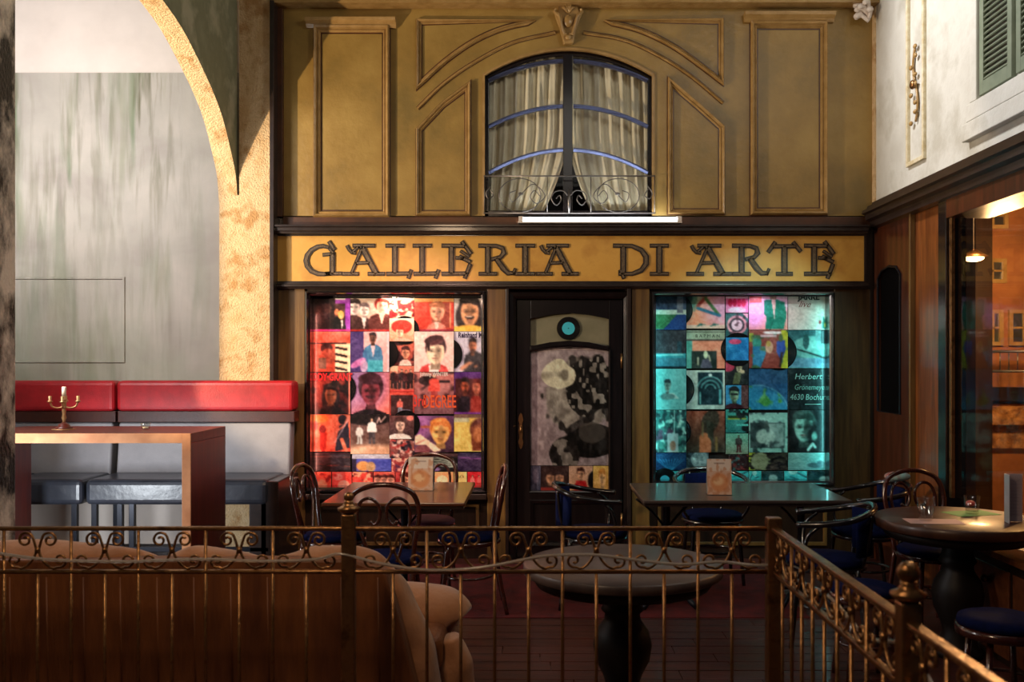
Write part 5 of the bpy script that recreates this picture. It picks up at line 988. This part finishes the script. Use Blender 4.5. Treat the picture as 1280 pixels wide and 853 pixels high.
def arm_chair(m, cushion):
    t = empty('bentwood_armchair', (0,0,0))
    b = MB(); b.lathe([(.21,.425),(.225,.432),(.225,.452),(.21,.458)], n=30); b.build('seat_frame', m, t)
    b = MB(); b.lathe([(.195,.455),(.218,.462),(.22,.482),(.20,.495),(.08,.502)], n=30); b.build('seat', cushion, t)
    legs(t, m, [[(s*.16,.15,.43),(s*.175,.17,.22),(s*.19,.19,0)] for s in (-1,1)]+[[(s*.16,-.16,.45),(s*.17,-.20,.22),(s*.185,-.23,0)] for s in (-1,1)])
    b = MB(); b.tube(catmull([(-.235,.16,.70),(-.262,.0,.715),(-.25,-.14,.74),(-.15,-.24,.775),(0,-.265,.785),(.15,-.24,.775),(.25,-.14,.74),(.262,0,.715),(.235,.16,.70)], 6), .017, 10); b.build('arm_bow', m, t)
    b = MB(); b.tube([(.16*math.cos(a), .16*math.sin(a), .22) for a in np.linspace(0, 2*math.pi, 25)[:-1]], .009, 8, True); b.build('stretcher', m, t)
    for s in (-1, 1):
        b = MB(); b.tube(catmull([(s*.18,.10,.45),(s*.235,.12,.54),(s*.25,.10,.64),(s*.245,.04,.70)],5), .011, 8); b.build('arm_support', m, t)
        b = MB(); b.tube(catmull([(s*.10,-.19,.45),(s*.12,-.225,.60),(s*.13,-.245,.77)],5), .011, 8); b.build('back_post', m, t)
    b = MB(); n = 14; vs = []
    for zi in (.52,.755):
        for rr in (0,.02):
            for i in range(n+1): an = math.pi*1.5+(i/n-.5)*1.7; vs.append(((.225+rr)*math.cos(an)*.95, (.235+rr)*math.sin(an)-.0, zi))
    N_ = n+1; fs = []
    for i in range(n): fs += [(i,i+1,2*N_+i+1,2*N_+i),(N_+i,3*N_+i,3*N_+i+1,N_+i+1),(i,N_+i,N_+i+1,i+1),(2*N_+i,2*N_+i+1,3*N_+i+1,3*N_+i)]
    fs += [(0,2*N_,3*N_,N_),(n,N_+n,3*N_+n,2*N_+n)]; b.add(vs, fs, True); b.build('back_pad', cushion, t)
    return t
first = {}
def put(kind, x, y, deg, label, group, cush='blue'):
    k = (kind, cush)
    if k not in first:
        o = first[k] = (bent_chair(M['bentwood'], M['blue_cushion'] if cush == 'blue' else M['purple_cushion']) if kind == 'bent' else arm_chair(M['bentblack'], M['blue_cushion']))
    else: o = copy_tree(first[k])
    o.location = (x, y, .004 if y > 5.9 and x < 1.9 else 0); o.rotation_euler = (0,0,math.radians(deg)); tag(o, label, 'chair', group); return o
g = 'bentwood chairs around the tables'
put('bent', WX(484,5.42), 5.43, 3, 'bentwood chair with its looped back to the railing, at the brown table', g)
put('bent', -1.30, 6.12, -98, 'bentwood chair at the bench side end of the brown table', g)
put('bent', -.43, 6.12, 96, 'bentwood chair beside the black door, turned to the brown table', g)
put('bent', WX(532,6.6), 6.66, 180, 'bentwood chair with plum cushion between the brown table and the red-lit window', g, 'purple')
put('bent', 2.38, 5.66, 188, 'bentwood chair behind the round brown table by the red wood pier', g)
g = 'black armchairs around the long table'
put('arm', .39, 6.25, -90, 'black armchair with blue seat before the black door', g)
put('arm', 1.30, 6.93, 180, 'black armchair with blue seat behind the long greyish table', g)
put('arm', 1.66, 5.40, 75, 'black armchair with blue seat in front of the long table, nearest the railing', g)
put('arm', 2.22, 6.35, 95, 'black armchair with blue back at the wall end of the long table', g)
# jacket / blue bag on the far armchair: small folded cloth
M['cloth_red'] = mat('folded_cloth', (150,50,44), (150,200,200), 10, .8)
b = MB(); b.ball((0,0,0), .075, 12, 8, (1.2,.8,.45)); o = b.build('folded_cloth', M['cloth_red'], None); o.location = (2.44, 6.36, .83); tag(o, 'small red and pale blue folded cloth on the back of the wall end armchair', 'cloth')
# ---- stools
def stool(x, y, h, r, label):
    t = empty('stool', (x, y, 0), label=label, cat='stool', group='round stools with blue tops')
    b = MB(); b.lathe([(r-.02,h-.06),(r,h-.055),(r,h-.02),(r-.015,h-.015)], n=30); b.build('seat_frame', M['bentwood'], t)
    b = MB(); b.lathe([(r-.02,h-.018),(r-.005,h-.01),(r-.01,h+.015),(r-.06,h+.03)], n=30); b.build('seat', M['blue_cushion'], t)
    for k in range(4): a = math.pi/4+k*math.pi/2; b = MB(); b.tube([(.7*r*math.cos(a),.7*r*math.sin(a),h-.05),(r*.95*math.cos(a),r*.95*math.sin(a),0)], .014, 8); b.build('leg', M['bentwood'], t)
    b = MB(); b.tube([(r*.84*math.cos(a), r*.84*math.sin(a), .2) for a in np.linspace(0, 2*math.pi, 21)[:-1]], .008, 8, True); b.build('stretcher', M['bentwood'], t)
stool(WX(1080,4.75), 4.75, .46, .17, 'round blue topped stool between the railing and the round brown table')
stool(WX(1252,4.15), 4.15, .46, .19, 'round dark stool with blue top nearest the viewer before the round brown table')
# ---- low cabinet under the big window
cb = empty('low_cabinet', (RX-.16, 4.83, 0), label='low wooden cabinet with round knobs under the big shop window', cat='cabinet')
b = MB(); b.box(-.12, .15, -.9, .55, 0, .55); b.build('body', M['wood_dark'], cb, .004)
b = MB(); b.box(-.15, .15, -.92, .57, .552, .585); b.build('top', M['wood_amber'], cb, .004)
for k in range(3):
    q = MB(); q.box(-.132, -.121, -.85+.47*k, -.42+.47*k, .04, .50); dr = q.build('door', M['table_wood'], cb, .002); q = MB(); q.ball((-.15, -.62+.47*k, .42), .022, 12, 8); q.build('knob', M['brass'], dr)
# ---- sofa seen from behind
SYY = 4.12
sf = empty('sofa', (-2.0, 4.5, 0), label='brown sofa with tan suede cushions seen from behind the railing', cat='sofa')
def sp(px, py, Y): return (WX(px,Y), WZ(py,Y))
b = MB(); x0s = -3.6
bp = [sp(482,716,SYY), sp(500,780,SYY), sp(516,845,SYY), (WX(528,SYY), .06), (x0s, .06), (x0s, WZ(700,SYY)), sp(440,700,SYY)]
b.prism(bp, SYY, SYY+.10); rel(b.build('back_panel', M['sofa_back'], sf, .012), sf)
for k in range(11):
    xx = WX(475-46*k, SYY); b = MB(); b.tube([(xx, SYY-.002, .08), (xx-.01, SYY-.002, WZ(722,SYY))], .004, 6); rel(b.build('seam', M['sofa_back'], sf), sf)
def lump(pts, rad, name, flat=1.0, seed=0):
    c = catmull(pts, 6); R = [np.interp(i/(len(c)-1), np.linspace(0,1,len(rad)), rad) for i in range(len(c))]; b = MB(); b.tube(c, R, 18)
    b.v = [tuple(Vector(v)+Vector((mnoise.noise(Vector(v)*7+Vector((seed,0,0))), mnoise.noise(Vector(v)*7+Vector((0,seed+5,0))), mnoise.noise(Vector(v)*7+Vector((0,0,seed+9)))))*.022) for v in b.v]
    o = b.build(name, M['suede'], sf); m = o.modifiers.new('s', 'SUBSURF'); m.levels = m.render_levels = 1; return rel(o, sf)
def q3(px, py, Y): return (WX(px,Y), Y, WZ(py,Y))
lump([(x0s,SYY+.12,WZ(706,SYY)), q3(60,700,SYY+.12), q3(150,703,SYY+.12), q3(205,706,SYY+.12)], [.075,.085,.078,.03], 'back_cushion', seed=1)
lump([q3(190,708,SYY+.12), q3(240,703,SYY+.12), q3(300,706,SYY+.12), q3(355,710,SYY+.12)], [.03,.07,.068,.03], 'back_cushion', seed=2)
lump([q3(335,708,SYY+.12), q3(395,702,SYY+.12), q3(450,704,SYY+.13), q3(480,724,SYY+.16), q3(500,765,SYY+.18), q3(518,810,SYY+.18), q3(530,870,SYY+.2)], [.03,.075,.072,.075,.085,.09,.09], 'back_cushion', seed=3)
b = MB(); b.box(x0s, WX(562,4.75), 4.35, 5.05, .16, .34); b.v = b.v
so_ = b.build('seat_base', M['sofa_back'], sf, .05, seg=4); rel(so_, sf)
lump([(x0s,4.75,.36),(-2.4,4.75,.38),(-1.2,4.72,.37),(WX(545,4.75),4.72,.345),(WX(572,4.75),4.72,.30)], [.16,.17,.17,.15,.08], 'seat_cushion', seed=4)
lump([q3(558,795,4.5), q3(566,830,4.5), q3(566,880,4.5)], [.07,.10,.10], 'arm_cushion', seed=5)
# ---- brass railing
RY0 = 3.7; RXC = WX(967, RY0); ZT, ZM, ZB = WZ(661,RY0), WZ(715,RY0), .08
ra_ = empty('brass_railing', (0, RY0, 0), label='brass scrollwork railing running across the whole foreground', cat='railing')
rb_ = empty('brass_railing', (RXC, RY0, 0), label='brass scrollwork railing coming from the square corner post towards the viewer', cat='railing')
def scroll_half(s, w_, z0_, h):
    P = [(.34,.75),(.42,.83),(.50,.75),(.46,.60),(.32,.56),(.16,.66),(.16,.84),(.30,.97),(.44,.97)]
    # C scroll: upper curl, belly touching the middle, lower curl
    up = [(.36,.72),(.42,.78),(.48,.72),(.42,.60),(.28,.62),(.22,.76),(.30,.92),(.46,.95)]
    pts = [(.40,.70),(.34,.74),(.38,.80),(.46,.78),(.50,.68),(.44,.56),(.32,.55),(.23,.68)]
    full = [(.33,.70),(.27,.76),(.33,.84),(.46,.82),(.53,.70),(.50,.90)]
    c = []
    def spiral(cx, cz, r0, r1, a0, a1, n=14): return [(cx+(r0+(r1-r0)*i/n)*math.cos(a0+(a1-a0)*i/n)*ASP, cz+(r0+(r1-r0)*i/n)*math.sin(a0+(a1-a0)*i/n)) for i in range(n+1)]
    ASP = h/w_
    top = spiral(.36,.76, .05, .20, math.radians(-320), math.radians(150), 16)
    bot = spiral(.66,.24, .19, .05, math.radians(-110), math.radians(300), 16)
    mid = [(.05,.56),(.04,.46),(.16,.24),(.34,.08),(.50,.03)]
    return [(s*x*w_, z0_+z*h) for x, z in top+mid+bot]
def bay(parent, ax, c, w_, rail_z0, rail_z1):
    # one scroll motif: two C scrolls and a collar; ax maps (along, z) to local 3-D
    if 'scroll' not in first:
        for s in (-1, 1):
            b = MB(); b.tube([(x, 0, z) for x, z in [tuple(p[:2]) for p in catmull([(a_, c_, 0) for a_, c_ in scroll_half(s, w_, 0, rail_z1-rail_z0)], 2)]], .0052, 7); me = b.data('scroll'); me.materials.append(M['brass']); first[('scroll', s)] = me
        b = MB(); b.tube([(0,0,-.012),(0,0,.012)], .011, 8); me = b.data('collar'); me.materials.append(M['brass']); first['collar'] = me; first['scroll'] = 1
    rz = 0 if ax == 'x' else math.pi/2
    for s in (-1, 1):
        o = bpy.data.objects.new('scroll', first[('scroll', s)]); COL.objects.link(o); o.parent = parent; o.location = (c,0,rail_z0) if ax == 'x' else (0,c,rail_z0); o.rotation_euler = (0,0,rz)
    o = bpy.data.objects.new('collar', first['collar']); COL.objects.link(o); o.parent = parent; z_ = rail_z0+.5*(rail_z1-rail_z0); o.location = (c,0,z_) if ax == 'x' else (0,c,z_)
def rail_bar(parent, p, q, r, name='rail', sq=False):
    b = MB()
    if sq: b.tube([p, q], r, 4, False, False)
    else: b.tube([p, q], r, 10)
    return b.build(name, M['brass'], parent)
XL = -2.6
rail_bar(ra_, (XL,0,ZT), (RXC,0,ZT), .009); rail_bar(ra_, (XL,0,ZM), (RXC,0,ZM), .009); rail_bar(ra_, (XL,0,ZB), (RXC,0,ZB), .009)
def ball_post(parent, x, y, w_, zt, zb_top):
    b = MB(); b.box(x-w_/2, x+w_/2, y-w_/2, y+w_/2, 0, zt); po = b.build('post', M['brass'], parent, .006)
    b = MB(); b.lathe([(w_*.45,zt),(w_*.8,zt+.012),(w_*.85,zt+.022),(w_*.5,zt+.03),(w_*.35,zt+.042),(w_*.4,zt+.05)], (x,y,0), 20); b.build('collar_cap', M['brass'], po)
    r = (zb_top-zt-.045)/2; b = MB(); b.ball((x,y,zt+.045+r), r, 20, 14); b.build('ball_finial', M['brass'], po)
px0 = WX(436, RY0)
ball_post(ra_, px0, 0, .052, WZ(642,RY0), WZ(615,RY0))
b = MB(); b.box(RXC-.028, RXC+.028, -.028, .028, 0, WZ(647,RY0)); b.build('corner_post', M['brass'], ra_, .004)
vb = None
def bal(parent, x, y, z1, r=.0065):
    k = ('bal', round(z1,3))
    if k not in first: b = MB(); b.tube([(0,0,0),(0,0,z1)], r, 8); me = b.data('baluster'); me.materials.append(M['brass']); first[k] = me
    o = bpy.data.objects.new('baluster', first[k]); COL.objects.link(o); o.parent = parent; o.location = (x,y,0)
mains = [425-84*k for k in range(0, 11)]; mR = [449+84.7*k for k in range(1, 6)]
for i, px in enumerate(mains):
    x = WX(px, RY0)
    if i > 0: bal(ra_, x, 0, ZT)
    bal(ra_, x-42*RY0/F, 0, ZM); bay(ra_, 'x', x-42*RY0/F, .1317, ZM+.008, ZT-.008)
for px in mR: bal(ra_, WX(px,RY0), 0, ZT)
for k in range(6): x = WX(449+84.7*k+42.3, RY0); bal(ra_, x, 0, ZM); bay(ra_, 'x', x, .1317, ZM+.008, ZT-.008)
# side run
LY = -2.6
for z_ in (ZT, ZM, ZB):
    b = MB(); b.box(-.016 if z_ == ZT else -.010, .016 if z_ == ZT else .010, LY, 0, z_-.008, z_+.008); b.build('rail', M['brass'], rb_, .003)
py_ = 2.365-RY0
ball_post(rb_, 0, py_, .052, WZ(752,2.365), WZ(702,2.365))
k = 0; y = -.13
while y > LY:
    main = k % 2 == 1
    if abs(y-py_) > .05: bal(rb_, 0, y, ZT if main else ZM)
    if not main and abs(y-py_) > .08: bay(rb_, 'y', y, .1317, ZM+.008, ZT-.008)
    y -= .13; k += 1
# rope light draped along the rails
pts = [(px, py) for px, py in [(-20,690),(60,700),(150,703),(200,701),(260,700),(330,702),(395,700),(425,693),(470,704),(520,712),(570,713),(620,707),(680,696),(740,694),(790,700),(850,706),(900,703),(940,707),(975,708)]]
b = MB(); b.tube(catmull([(WX(a,RY0-.025), RY0-.02-.004*(i%2), WZ(c,RY0-.025)) for i, (a, c) in enumerate(pts)]+[(RXC+.03, RY0-.15, .79),(RXC+.03, RY0-.6, .83),(RXC+.03,RY0-.95,.80),(RXC+.03,RY0-1.25,.86),(RXC+.03,RY0-1.5,.78),(RXC+.03,2.0,.72)], 5), .0062, 8)
tag(b.build('rope_light', M['rope'], None), 'clear unlit rope light tube draped through the brass railings', 'cable')
